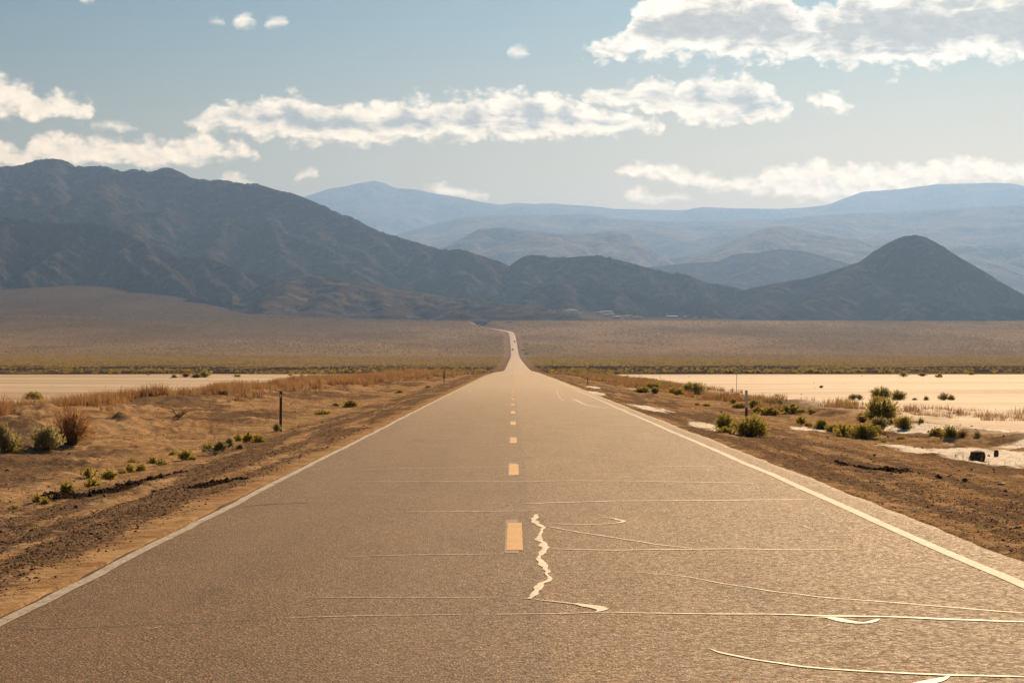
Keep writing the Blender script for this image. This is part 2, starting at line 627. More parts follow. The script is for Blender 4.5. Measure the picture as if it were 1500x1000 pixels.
# far range
skA = [(330, 300), (400, 296), (450, 287), (480, 277), (510, 272), (533, 267), (547, 265), (560, 267), (577, 275), (613, 278), (633, 283), (667, 288), (700, 295), (733, 300), (760, 297), (780, 299),
       (810, 298), (833, 300), (867, 302), (900, 306), (950, 307), (1000, 308), (1030, 303), (1068, 305), (1140, 306), (1180, 304), (1212, 300), (1244, 288), (1264, 281), (1320, 277), (1372, 270),
       (1456, 268), (1484, 269), (1500, 273), (1600, 280), (1700, 300)]
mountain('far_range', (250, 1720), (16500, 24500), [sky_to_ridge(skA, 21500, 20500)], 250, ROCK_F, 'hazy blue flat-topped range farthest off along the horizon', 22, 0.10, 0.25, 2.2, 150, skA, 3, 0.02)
# middle plateaus
skB1 = [(560, 350), (620, 332), (677, 318), (733, 315), (800, 316), (867, 313), (900, 320), (960, 324), (1060, 324), (1110, 322), (1156, 320), (1200, 315), (1240, 313), (1300, 310), (1400, 305), (1432, 303), (1500, 300), (1620, 300)]
mountain('plateau', (480, 1700), (12500, 18500), [sky_to_ridge(skB1, 16500, 15500), [(760, 318, 15900), (720, 335, 14200), (690, 352, 13000)], [(900, 320, 15900), (960, 335, 14300), (1040, 350, 13300)],
         [(1240, 313, 15700), (1170, 325, 14600), (1120, 340, 13500)], [(1432, 303, 15500), (1400, 320, 14300), (1350, 345, 13200)], [(1500, 300, 15500), (1560, 320, 14000)]],
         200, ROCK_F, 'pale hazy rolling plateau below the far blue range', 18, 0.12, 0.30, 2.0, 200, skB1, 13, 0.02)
skB2 = [(600, 385), (640, 366), (675, 350), (700, 336), (733, 333), (767, 337), (817, 343), (857, 342), (900, 338), (924, 344), (950, 362), (970, 376), (990, 378), (1030, 368), (1072, 352), (1124, 333),
        (1150, 331), (1180, 338), (1220, 346), (1260, 352), (1330, 356), (1388, 361), (1440, 359), (1500, 358), (1620, 360)]
mountain('rolling_hills', (560, 1700), (8800, 13000), [sky_to_ridge(skB2[:11], 11500, 11000), sky_to_ridge(skB2[11:], 11300, 11500), [(767, 337, 11400), (800, 355, 10300), (840, 378, 9400)],
         [(857, 342, 11300), (905, 368, 10200), (930, 385, 9500)], [(1124, 333, 11300), (1090, 360, 10300), (1030, 385, 9400)], [(1180, 338, 11400), (1230, 368, 10200), (1260, 385, 9500)],
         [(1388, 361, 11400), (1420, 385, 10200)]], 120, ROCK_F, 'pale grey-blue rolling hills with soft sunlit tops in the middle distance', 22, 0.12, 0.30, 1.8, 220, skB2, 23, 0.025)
skC = [(900, 415), (930, 402), (952, 391), (1000, 386), (1052, 383), (1076, 372), (1108, 370), (1140, 365), (1180, 368), (1220, 380), (1250, 388), (1300, 400), (1380, 410)]
mountain('dark_hill', (860, 1420), (7000, 9600), [sky_to_ridge(skC, 8600, 8400), [(1140, 365, 8500), (1100, 395, 7900), (1070, 420, 7400)], [(1052, 383, 8500), (1010, 405, 7900)], [(1180, 368, 8450), (1210, 400, 7800)]],
         90, ROCK_L, 'low dark hill in the gap between the central ridge and the conical hill', 32, 0.10, 0.25, 1.5, 160, skC, 29, 0.03)

# big range on the left
skD = [(-130, 262), (-60, 250), (0, 244.5), (31, 242), (51, 235), (75, 232), (92, 234), (109, 243), (126, 244), (153, 243), (180, 252), (194, 247), (221, 252), (243, 244.5), (258, 249), (282, 261), (306, 264),
       (323, 263), (357, 269), (377, 269), (401, 277), (435, 285), (476, 302), (500, 314), (517, 318), (533, 328), (557, 339), (587, 348), (617, 357), (650, 366), (677, 365), (700, 373), (733, 383), (750, 392), (775, 420), (790, 440)]
mountain('mountain_range', (-160, 820), (4700, 9200), [
    sky_to_ridge(skD, 7700, 5300),
    [(-40, 250, 7600), (-20, 275, 7100), (27, 283, 6500), (68, 302, 6000), (85, 320, 5700)],
    [(75, 232, 7350), (60, 262, 6900), (82, 288, 6400), (95, 310, 6000)],
    [(243, 244.5, 7000), (200, 268, 6700), (146, 281, 6300), (120, 300, 5900)],
    [(146, 281, 6300), (170, 318, 5800), (200, 350, 5500)],
    [(306, 264, 6850), (255, 288, 6400), (211, 319, 5900), (190, 345, 5500)],
    [(323, 263, 6800), (345, 290, 6500), (380, 310, 6200), (400, 340, 5800)],
    [(300, 345, 5600), (340, 322, 5800), (374, 328, 5750), (408, 329, 5700), (442, 342, 5600), (476, 359, 5450), (500, 380, 5250), (533, 410, 5000), (550, 425, 4900)],
    [(401, 277, 6500), (425, 310, 6200), (460, 330, 5900), (500, 355, 5650), (540, 385, 5400)],
    [(476, 302, 6300), (520, 335, 6000), (553, 350, 5800), (587, 375, 5550), (613, 395, 5350), (635, 412, 5150)],
    [(600, 432, 4900), (612, 420, 5000), (630, 402, 5150), (647, 392, 5200), (665, 398, 5150), (683, 407, 5100), (705, 425, 5000), (735, 445, 4850)],
    [(617, 357, 5800), (650, 376, 5500), (665, 395, 5300)],
    [(677, 365, 5500), (700, 388, 5300), (718, 410, 5150), (745, 435, 4950)],
    [(340, 322, 5800), (320, 350, 5500), (300, 380, 5200)],
    [(408, 329, 5700), (420, 360, 5400), (440, 395, 5100)]],
    120, ROCK_L, 'big dark blue-brown mountain range filling the left of the photo', 42, 0.10, 0.32, 1.2, 420, skD, 41, 0.045, glam=0.16)
# darker mountain in front of it, far left
skE = [(-150, 335), (-60, 322), (0, 318.6), (24, 318), (51, 325), (92, 327), (133, 326), (153, 330), (177, 339), (204, 351), (238, 366), (258, 376), (282, 376), (313, 381), (340, 390), (374, 400), (408, 411), (440, 424), (470, 440)]
mountain('front_mountain', (-170, 500), (4050, 5900), [
    sky_to_ridge(skE, 5200, 4650),
    [(24, 318, 5150), (-10, 355, 4850), (-40, 395, 4550)],
    [(133, 326, 5050), (105, 355, 4850), (70, 380, 4650), (30, 405, 4450)],
    [(153, 330, 5050), (165, 355, 4900), (190, 385, 4650), (215, 405, 4450)],
    [(204, 351, 4950), (228, 380, 4700), (262, 408, 4450)],
    [(282, 376, 4850), (300, 400, 4650), (330, 418, 4450)],
    [(340, 390, 4800), (352, 410, 4600), (362, 424, 4450)],
    [(250, 447, 4150), (262, 440, 4200), (285, 431, 4220), (300, 436, 4220), (320, 430, 4230), (337, 440, 4220), (350, 450, 4180)]],
    118, ROCK_L, 'dark brown mountain with a rounded left summit in front of the left range', 41, 0.10, 0.32, 1.2, 300, skE, 57, 0.045, glam=0.2, conc=1.45)
# foothills
skG = [(360, 430), (385, 415), (400, 407), (433, 405), (460, 404), (500, 408), (533, 415), (567, 422), (617, 429), (667, 437), (733, 443), (767, 447), (800, 452), (840, 460), (880, 470)]
mountain('foothills', (340, 930), (3550, 4900), [
    sky_to_ridge(skG, 4450, 4150),
    [(443, 404, 4400), (425, 415, 4250), (405, 432, 4050), (390, 445, 3900)],
    [(470, 405, 4380), (500, 420, 4200), (480, 436, 4000), (455, 450, 3850)],
    [(520, 412, 4350), (545, 428, 4150), (560, 445, 3950)],
    [(567, 422, 4350), (600, 437, 4150), (640, 450, 3950), (690, 458, 3800)],
    [(617, 429, 4300), (660, 443, 4100), (720, 453, 3900), (780, 460, 3750)],
    [(733, 443, 4200), (790, 455, 3950), (850, 463, 3750)]],
    70, ROCK_H, 'low brown foothills with sunlit crests at the foot of the left range', 24, 0.12, 0.30, 1.2, 260, skG, 63, 0.045, glam=0.25)
# centre ridge
skF = [(700, 440), (720, 420), (728, 411), (747, 388), (767, 375), (787, 373), (803, 376), (833, 377), (857, 375), (877, 374), (900, 379), (928, 386), (948, 392), (980, 399), (1004, 401), (1032, 414), (1060, 417), (1088, 424), (1130, 440), (1170, 460)]
mountain('central_ridge', (690, 1200), (4150, 6200), [
    sky_to_ridge(skF, 5500, 5100),
    [(787, 373, 5450), (770, 400, 5200), (755, 425, 4950)],
    [(833, 377, 5400), (820, 400, 5150), (800, 422, 4850), (780, 440, 4600)],
    [(877, 374, 5350), (870, 398, 5100), (850, 410, 4900)],
    [(928, 386, 5300), (950, 410, 5050), (975, 430, 4800)],
    [(1004, 401, 5200), (1020, 425, 4900), (1050, 445, 4650)],
    [(767, 452, 4400), (785, 432, 4600), (800, 420, 4700), (833, 412, 4750), (867, 414, 4750), (900, 419, 4720), (940, 430, 4650), (1000, 443, 4550), (1050, 458, 4400)],
    [(833, 412, 4750), (826, 435, 4500), (815, 455, 4300)],
    [(900, 419, 4720), (905, 440, 4500), (915, 458, 4300)]],
    45, ROCK_L, 'dark craggy ridge in the centre behind the town and the end of the road', 40, 0.10, 0.30, 1.1, 300, skF, 71, 0.055, glam=0.2)
# conical hill
skK = [(1050, 465), (1080, 428), (1108, 420), (1140, 414), (1180, 408), (1208, 400), (1240, 390), (1260, 383), (1280, 368), (1300, 356), (1320, 347), (1340, 344), (1356, 347), (1380, 360), (1404, 376), (1436, 394), (1468, 414), (1500, 432), (1560, 452), (1640, 470)]
mountain('conical_hill', (1010, 1700), (3900, 5900), [
    sky_to_ridge(skK[:8], 5050, 4950) + [(1280, 368, 4940)],
    {'p': [(1262, 385, 4950), (1300, 358, 4940), (1325, 346, 4930), (1345, 344, 4930), (1360, 350, 4930), (1404, 376, 4920), (1468, 414, 4900), (1540, 448, 4880)], 'w': 0.95},
    [(1260, 385, 4900), (1228, 410, 4700), (1190, 440, 4450), (1150, 460, 4250)],
    [(1140, 414, 5000), (1120, 440, 4750), (1100, 458, 4500)],
    [(1260, 390, 4880), (1290, 425, 4600), (1330, 452, 4350)],
    [(1335, 462, 4250), (1350, 446, 4350), (1368, 437, 4400), (1390, 442, 4380), (1430, 458, 4250)],
    [(1430, 462, 4250), (1460, 449, 4350), (1500, 452, 4350), (1560, 462, 4250)]],
    40, ROCK_L, 'dark conical hill with a rounded top on the right', 36, 0.045, 0.16, 1.1, 300, skK, 83, 0.028, glam=0.22, conc=1.15)
# sandy bluffs where the road ends
SANDY = mat_rock('rock_sandy', (0.30, 0.215, 0.15), (0.38, 0.28, 0.19), (0.42, 0.31, 0.21), 2.5)
mountain('sandy_bluff', (738, 925), (3280, 3900), [
    [(745, 488, 3450), (758, 476, 3520), (772, 472, 3540), (790, 473, 3540), (805, 480, 3520), (820, 478, 3540), (850, 472, 3600), (870, 470, 3620), (890, 474, 3600), (915, 482, 3560)],
    [(850, 472, 3600), (860, 482, 3500)], [(772, 472, 3540), (780, 483, 3420)]],
    52, SANDY, 'pale sandy eroded bluff right of the far end of the road', 26, 0.12, 0.35, 0.8, 120, None, 91, 0.10, glam=0.5)
mountain('dark_knoll', (715, 790), (3240, 3620), [
    [(728, 486, 3400), (738, 476, 3420), (746, 470, 3430), (752, 472, 3430), (760, 480, 3420), (770, 486, 3400)]],
    50, ROCK_L, 'small dark pointed knoll beside the bend at the far end of the road', 30, 0.08, 0.2, 0.6, 80, None, 95, 0.05, glam=0.5)
mountain('dark_mound', (795, 850), (3300, 3620), [
    [(802, 481, 3440), (812, 473, 3460), (822, 472, 3460), (834, 478, 3440)]],
    54, ROCK_L, 'low dark mound between the pale sandy bluffs below the town', 26, 0.08, 0.2, 0.6, 70, None, 97, 0.05, glam=0.5)

# ---------------------------------------------------------------- ground sheet
MOUNDS += [(-14.3, 66, 3.4, 4.0, 0.36), (-10.2, 60, 2.3, 3.6, 0.40), (-8.6, 75, 1.6, 6, 0.26), (-13.5, 88, 2.5, 6, 0.3), (-12.5, 110, 2.2, 8, 0.35),
           (-12.5, 56, 3.2, 2.4, 0.25), (-13.5, 150, 2.5, 14, 0.3), (14.8, 88, 3.2, 5, 0.3), (16.8, 100, 3.0, 5, 0.25), (12.6, 104, 2.0, 7, 0.28), (12.3, 56, 2.4, 2.2, 0.22),
           (20.5, 97, 6.0, 2.4, 0.30), (26, 104, 5, 2.0, 0.22), (44, 175, 12, 4, 0.35), (39, 165, 5, 3, 0.35), (9.9, 37.0, 1.0, 1.0, 0.12), (8.0, 120, 2, 9, 0.2),
           (-48, 320, 9, 7, 0.5), (-27, 330, 7, 6, 0.4)]
MOUNDS[:] = [(a_, b_, c_, d_, h_ * 0.65) for a_, b_, c_, d_, h_ in MOUNDS]
D = [3.0]
while D[-1] < 6000:
    D.append(D[-1] * 1.0046)
while D[-1] < 24600:
    D.append(D[-1] * 1.05)
Yr = np.array(D) - 12.0
ts = np.arange(-0.285, 0.2851, 0.00068)
side = 0.285 + np.cumsum(0.0025 * 1.22 ** np.arange(22))
tcol = np.concatenate([-side[::-1], ts, side])
TC, YG = np.meshgrid(tcol, Yr)
XG = TC * (YG + 12.0)
ZG = ground_z(XG, YG)
xs = XG - road_xc(YG)
ax = np.abs(xs)
n1 = fbm(XG / 1.7, YG / 3.5, 4, 201)
n2 = fbm(XG / 6.0, YG / 14.0, 4, 203)
nearw = 1 - ss(YG, 380, 440)
# dark gravel on the shoulders in streaks along the road
sl_ = fbm(xs / 0.55, YG / 11.0, 4, 207)
gl = ss(-xs + 0.25 * n1, 3.45, 3.95) * (1 - ss(-xs + 0.5 * n2, 5.3, 6.6)) * (0.80 + 1.0 * sl_ + 0.3 * n1)
gr_ = ss(xs, 4.12, 4.30) * (1 - ss(xs, 6.4, 9.0)) * (0.62 + 0.9 * sl_ + 0.3 * n1)
gm = (ss(-xs, 6.5, 8) * (1 - ss(-xs, 16.5, 18.5)) * ss(n2 + 0.6 * n1, -0.25, 0.35) * 0.85 + ss(xs, 7, 9) * (1 - ss(xs, 14.5, 17)) * ss(n2 + 0.5 * n1, -0.35, 0.3) * 0.8)
gravel = np.clip(np.maximum(np.maximum(gl, gr_), gm), 0, 1) * (1 - ss(YG, 700, 900))
salt = np.zeros_like(XG)


def patch(cx, cy_, rx, ry, sx=0.0, amp=0.7):
    q = ((XG - cx - sx * (YG - cy_)) / rx) ** 2 + ((YG - cy_) / ry) ** 2
    return 1 - ss(q + amp * fbm(XG / (rx * 0.5), YG / (ry * 0.5), 4, int(abs(cx) * 10)), 0.55, 1.0)


for a in [(10.4, 47.5, 2.0, 5.0, 0.05), (13.5, 44, 2.6, 3.0, 0.0), (5.05, 79, 0.55, 6.5, -0.02), (5.2, 57.5, 0.5, 4.5, 0.01), (8.7, 61.5, 0.75, 2.0, 0.0), (4.4, 115, .5, 7, 0), (9, 150, .8, 9, 0), (5.6, 150, .5, 8, 0), (14.5, 53, 2.6, 3.2, 0), (17.5, 66, 4, 5, 0), (12.2, 66, 1.2, 3.5, 0), (20, 52, 3, 4, 0)]:
    salt = np.maximum(salt, patch(*a))
play = np.where(xs < 0, ss(-xs, 16.5, 20), ss(xs, 12.5, 16.5)) * nearw
DAMP = [(px_, py_, r_) for px_, py_, r_ in [(82, 724, .22), (100, 727, .30), (122, 725, .34), (145, 722, .34), (166, 717, .32), (184, 711, .26), (203, 706, .20), (224, 701, .17), (244, 697, .14), (264, 693, .12),
        (288, 712, .16), (306, 709, .20), (326, 706, .16), (350, 702, .14), (1230, 678, .14), (1248, 682, .20), (1266, 686, .26), (1284, 688, .28), (1304, 689, .24), (1324, 690, .16)]]  # left points are damp soil, right points paint an undercut crack's shadow
DAMP_SHADE_W = [place(a_, b_)[:2] + (r_,) for a_, b_, r_ in DAMP]
damp = np.zeros_like(XG)  # mask for damp soil and for the painted shadow on the right
for dx_, dy2_, r_ in DAMP_SHADE_W:
    m_ = (np.abs(YG - dy2_) < r_ * 6) & (np.abs(XG - dx_) < r_ * 4)
    damp[m_] = np.maximum(damp[m_], np.exp(-(((XG[m_] - dx_) / r_) ** 2 + ((YG[m_] - dy2_) / (r_ * 2.4)) ** 2)))
damp = np.clip(damp * 1.25 + 0.35 * n1 * (damp > 0.1), 0, 1)
bandn = fbm(XG / 60, YG / 60, 4, 211)
dark = ss(YG + 18 * bandn, 418, 428) * (1 - ss(YG + 120 * bandn, 740, 1000))
yel = ss(YG, 600, 1050) * (1 - ss(YG, 1700, 2700))
mauve = ss(YG, 1500, 3000)
offr = ss(ax, 4.5, 7 + 0.002 * YG)
dark = dark * offr
zone = np.stack([gravel, salt, dark, yel * offr], -1).reshape(-1, 4)
zone2 = np.stack([play, mauve * offr, damp, ss(YG, 380, 600) * (1 - offr)], -1).reshape(-1, 4)  # damp also holds the painted undercut shadow on the right shoulder

GM, q = mat_new('desert_ground')
co = q.new('ShaderNodeTexCoord').outputs['Object']


def attr(q, nm):
    a = q.new('ShaderNodeAttribute', attribute_name=nm)
    s_ = q.new('ShaderNodeSeparateColor')
    q.link(a.outputs['Color'], s_.inputs[0])
    return s_.outputs[0], s_.outputs[1], s_.outputs[2], a.outputs['Alpha']


zg, zs, zd, zy = attr(q, 'zone')
zp, zm, zw, ze = attr(q, 'zone2')
na = q.noise(co, 0.9, 6, 0.62).outputs[0]
nb = q.noise(co, 6.0, 5, 0.65).outputs[0]
nc = q.noise(co, 45.0, 4, 0.7).outputs[0]
nl = q.noise(q.scale(co, (0.012, 0.07, 0.3)), 1.0, 7, 0.68).outputs[0]
vor = q.new('ShaderNodeTexVoronoi', feature='F1')
vor.inputs['Scale'].default_value = 24.0
q.link(co, vor.inputs['Vector'])
vs = q.new('ShaderNodeSeparateColor')
q.link(vor.outputs['Color'], vs.inputs[0])
sand = q.mix(q.sstep(na, 0.32, 0.68), (0.46, 0.275, 0.135), (0.72, 0.47, 0.26))
sand = q.mix(q.m('MULTIPLY', q.sstep(nb, 0.46, 0.64), 0.6), sand, (0.22, 0.135, 0.075))
sand = q.mix(q.m('MULTIPLY', q.sstep(nc, 0.56, 0.70), 0.4), sand, (0.16, 0.11, 0.08))
grv = q.mix(q.sstep(vs.outputs[0], 0.15, 0.9), (0.12, 0.078, 0.052), (0.34, 0.225, 0.15))
grv = q.mix(q.m('MULTIPLY', q.sstep(nc, 0.5, 0.62), 0.5), grv, (0.13, 0.082, 0.052))
gf = q.m('MULTIPLY_ADD', q.m('SUBTRACT', nb, 0.5), 2.2, q.m('MULTIPLY_ADD', q.m('SUBTRACT', nc, 0.5), 1.6, zg))
c = q.mix(q.m('MULTIPLY', q.sstep(gf, 0.28, 0.62), 0.80), sand, grv)
# dry lake bed
ply = q.mix(q.sstep(nl, 0.33, 0.66), (0.46, 0.31, 0.185), (0.74, 0.57, 0.41))
ply = q.mix(q.m('MULTIPLY', q.sstep(na, 0.60, 0.72), 0.35), ply, (0.33, 0.235, 0.16))
c = q.mix(zp, c, ply)
c = q.mix(q.m('MULTIPLY', q.sstep(q.m('MULTIPLY_ADD', q.m('SUBTRACT', nb, 0.5), 1.6, q.m('MULTIPLY_ADD', q.m('SUBTRACT', na, 0.5), 2.2, zs)), 0.33, 0.80), 0.8), c, (0.84, 0.74, 0.62))
c = q.mix(q.m('MULTIPLY', q.sstep(q.m('MULTIPLY_ADD', q.m('SUBTRACT', nb, 0.5), 1.4, zw), 0.35, 0.7), 0.93), c, (0.040, 0.020, 0.012))
# dark gravel flat beyond the lake bed, then the shrub-covered fans
nfar = q.noise(q.scale(co, (0.05, 0.012, 0.05)), 1.0, 6, 0.7).outputs[0]
nfar2 = q.noise(q.scale(co, (0.22, 0.03, 0.1)), 1.0, 4, 0.7).outputs[0]
nfar3 = q.noise(q.scale(co, (0.0035, 0.0014, 0.002)), 1.0, 5, 0.6).outputs[0]
yl = q.mix(q.sstep(nfar2, 0.40, 0.60), (0.27, 0.185, 0.065), (0.38, 0.26, 0.095))
c = q.mix(zy, c, yl)
mv = q.mix(q.sstep(nfar2, 0.38, 0.62), (0.36, 0.245, 0.135), (0.50, 0.345, 0.195))
mv = q.mix(q.m('MULTIPLY', q.sstep(nfar3, 0.44, 0.60), 0.65), mv, (0.18, 0.132, 0.082))
mv = q.mix(q.m('MULTIPLY', q.sstep(nfar, 0.60, 0.72), 0.4), mv, (0.46, 0.33, 0.21))
cy_ = q.new('ShaderNodeSeparateXYZ')
q.link(co, cy_.inputs[0])
fan_shade = q.m('MULTIPLY', q.sstep(cy_.outputs[1], 2000.0, 3500.0), q.sstep(cy_.outputs[0], -300.0, -20.0, 1.0, 0.0))
mv = q.mix(q.m('MULTIPLY', fan_shade, 0.75), mv, (0.080, 0.058, 0.046))  # cloud shade over the left fan, put into the ground colour
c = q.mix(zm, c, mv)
dk = q.mix(q.sstep(nfar, 0.54, 0.64), (0.060, 0.045, 0.038), (0.34, 0.24, 0.09))
c = q.mix(zd, c, dk)
c = q.mix(q.m('MULTIPLY', ze, 0.9), c, q.mix(q.sstep(nfar2, 0.4, 0.6), (0.26, 0.17, 0.11), (0.36, 0.25, 0.165)))
hgt = q.m('ADD', q.m('MULTIPLY_ADD', na, 1.6, q.m('MULTIPLY', nb, 1.0)), q.m('ADD', q.m('MULTIPLY', nc, 0.35), q.m('MULTIPLY', q.m('MULTIPLY', vor.outputs['Distance'], zg), -0.5)))
bstr = q.lin(zp, 0, 1, 0.75, 0.25)
p = q.new('ShaderNodeBsdfPrincipled')
q.link(c, p.inputs['Base Color'])
p.inputs['Roughness'].default_value = 0.85
q.link(q.m('MULTIPLY_ADD', zs, 0.2, q.m('MULTIPLY', zp, 0.12)), p.inputs['Specular IOR Level'])
b = q.new('ShaderNodeBump')
b.inputs['Distance'].default_value = 0.035
q.link(bstr, b.inputs['Strength'])
q.link(hgt, b.inputs['Height'])
q.l.new(b.outputs[0], p.inputs['Normal'])
o_ = q.new('ShaderNodeOutputMaterial')
q.l.new(p.outputs[0], o_.inputs[0])
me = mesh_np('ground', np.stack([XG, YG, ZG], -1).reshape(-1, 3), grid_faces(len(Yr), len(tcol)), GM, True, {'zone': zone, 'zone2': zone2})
ground = link('ground', me)
tag(ground, 'sandy desert ground with gravel shoulders, dry lake bed and scrub fans', 'ground', kind='structure')
del XG, YG, ZG, xs, n1, n2, sl_, TC, gm, gl, gr_, zone, zone2

# ---------------------------------------------------------------- road
Dr = [3.0]
while Dr[-1] < 3462:
    Dr.append(Dr[-1] * 1.006)
Yd = np.array(Dr) - 12.0
nl_ = 61
sv_ = np.linspace(0, 1, nl_)
wobL = 0.03 * fbm(Yd / 1.1, Yd * 0, 3, 301) + 0.03 * pn(Yd / 6.0, Yd * 0, 305) - 0.04 * np.exp(-((Yd - 24.6) / 0.9) ** 2)
wobR = 0.035 * fbm(Yd / 1.3, Yd * 0 + 5, 3, 303) + 0.05 * pn(Yd / 7.0, Yd * 0, 307)
# beyond the bend the ribbon must keep its width across the direction of travel
dxc = np.gradient(road_xc(Yd), Yd)
stretch = np.sqrt(1 + dxc ** 2)
eL = road_xc(Yd) - (3.27 - wobL * (1 - ss(Yd, 150, 300))) * stretch
eR = road_xc(Yd) + (4.14 + wobR * (1 - ss(Yd, 150, 300))) * stretch
XR = eL[:, None] + (eR - eL)[:, None] * sv_[None, :]
YR = np.repeat(Yd[:, None], nl_, 1)
ZR = road_z(XR, YR)
# skirts
XR = np.concatenate([XR[:, :1] - 0.03, XR, XR[:, -1:] + 0.03], 1)
YR = np.concatenate([YR[:, :1], YR, YR[:, -1:]], 1)
ZR = np.concatenate([ZR[:, :1] - 0.12, ZR, ZR[:, -1:] - 0.12], 1)
RM, q = mat_new('asphalt')
co = q.new('ShaderNodeTexCoord').outputs['Object']
sx = q.new('ShaderNodeSeparateXYZ')
q.link(co, sx.inputs[0])
v1 = q.new('ShaderNodeTexVoronoi', feature='F1')
v1.inputs['Scale'].default_value = 78.0
q.link(co, v1.inputs['Vector'])
v1s = q.new('ShaderNodeSeparateColor')
q.link(v1.outputs['Color'], v1s.inputs[0])
v2 = q.new('ShaderNodeTexVoronoi', feature='F1')
v2.inputs['Scale'].default_value = 38.0
q.link(co, v2.inputs['Vector'])
v2s = q.new('ShaderNodeSeparateColor')
q.link(v2.outputs['Color'], v2s.inputs[0])
fine = q.noise(co, 60.0, 3, 0.7).outputs[0]
mid = q.noise(q.scale(co, (1.3, 0.35, 1)), 1.0, 5, 0.6).outputs[0]
lng = q.noise(q.scale(co, (1.9, 0.035, 1)), 1.0, 4, 0.5).outputs[0]
base = q.mix(q.sstep(v1s.outputs[0], 0.1, 0.95), (0.10, 0.054, 0.027), (0.45, 0.262, 0.135))
base = q.mix(q.sstep(v1s.outputs[1], 0.94, 0.95), base, (0.80, 0.60, 0.40))  # pale aggregate grains, their sun glint painted into the colour
base = q.mix(q.m('MULTIPLY', q.sstep(v1s.outputs[2], 0.90, 0.95), 0.7), base, (0.030, 0.022, 0.018))
base = q.mix(q.m('MULTIPLY', q.sstep(mid, 0.35, 0.7), 0.30), base, (0.13, 0.075, 0.042))
base = q.mix(q.m('MULTIPLY', q.sstep(lng, 0.45, 0.7), 0.25), base, (0.25, 0.155, 0.092))
# left lane a touch darker, paving joint next to the centre line, oil track in each lane
xw = sx.outputs[0]
lanel = q.sstep(xw, 0.02, 0.12, 1.0, 0.0)
base = q.mix(q.m('MULTIPLY', lanel, 0.28), base, (0.10, 0.058, 0.033))
joint = q.m('SUBTRACT', 1.0, q.sstep(q.m('ABSOLUTE', q.m('SUBTRACT', xw, 0.135)), 0.03, 0.10))
trk = q.m('ABSOLUTE', q.m('SUBTRACT', q.m('ABSOLUTE', q.m('SUBTRACT', q.m('ABSOLUTE', q.m('SUBTRACT', xw, 0.2)), 1.75)), 0.85))
base = q.mix(q.m('MULTIPLY', q.sstep(trk, 0.05, 0.45, 1.0, 0.0), 0.16), base, (0.30, 0.20, 0.125))
stn = q.noise(q.scale(co, (0.8, 0.22, 1)), 1.0, 6, 0.7, 0.5).outputs[0]
base = q.mix(q.m('MULTIPLY', q.sstep(stn, 0.58, 0.70), 0.40), base, (0.075, 0.045, 0.027))
base = q.mix(q.m('MULTIPLY', joint, 0.28), base, (0.06, 0.04, 0.03))
marg = q.sstep(q.m('MULTIPLY_ADD', q.m('SUBTRACT', mid, 0.5), 0.5, xw), 3.75, 4.05)
near_only = q.sstep(sx.outputs[1], 300.0, 420.0, 1.0, 0.0)
base = q.mix(q.m('MULTIPLY', q.m('MULTIPLY', marg, near_only), 0.35), base, (0.34, 0.22, 0.125))
# asphalt gets paler with distance along the road
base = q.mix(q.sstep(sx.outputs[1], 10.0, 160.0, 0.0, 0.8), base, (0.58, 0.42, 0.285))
p = q.new('ShaderNodeBsdfPrincipled')
q.link(base, p.inputs['Base Color'])
q.link(q.m('MULTIPLY_ADD', v2s.outputs[0], 0.25, 0.65), p.inputs['Roughness'])
p.inputs['Specular IOR Level'].default_value = 0.07
b = q.new('ShaderNodeBump')
b.inputs['Strength'].default_value = 0.9
b.inputs['Distance'].default_value = 0.006
q.link(q.m('ADD', q.m('MULTIPLY', v1.outputs['Distance'], 1.0), q.m('MULTIPLY', fine, 0.6)), b.inputs['Height'])
q.l.new(b.outputs[0], p.inputs['Normal'])
o_ = q.new('ShaderNodeOutputMaterial')
q.l.new(p.outputs[0], o_.inputs[0])
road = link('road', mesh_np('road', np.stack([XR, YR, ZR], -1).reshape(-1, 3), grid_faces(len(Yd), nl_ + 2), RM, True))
tag(road, 'long straight two-lane asphalt road running to the mountains', 'road', kind='structure')


def road_surf(x, y):
    return road_z(np.asarray(x, float), np.asarray(y, float))


def strip(name, xl, xr, ys, mat, dz=0.004, parent=road, nc=3):
    t = np.linspace(0, 1, nc)
    X = xl[:, None] + (xr - xl)[:, None] * t[None, :]
    Y = np.repeat(np.asarray(ys)[:, None], nc, 1)
    Z = road_surf(X, Y) + dz
    return link(name, mesh_np(name, np.stack([X, Y, Z], -1).reshape(-1, 3), grid_faces(len(ys), nc), mat, True), parent)


def mat_paint(name, col, worn, wear):
    m, q = mat_new(name)
    co = q.new('ShaderNodeTexCoord').outputs['Object']
    a = q.noise(co, 30, 5, 0.75).outputs[0]
    b_ = q.noise(co, 2.2, 4, 0.6).outputs[0]
    f = q.sstep(q.m('ADD', q.m('MULTIPLY', a, 0.75), q.m('MULTIPLY', b_, 0.35)), wear, wear + 0.13)
    finish(q, q.mix(f, col, worn), 0.75, a, 0.5, 0.003, 0.15)
    return m


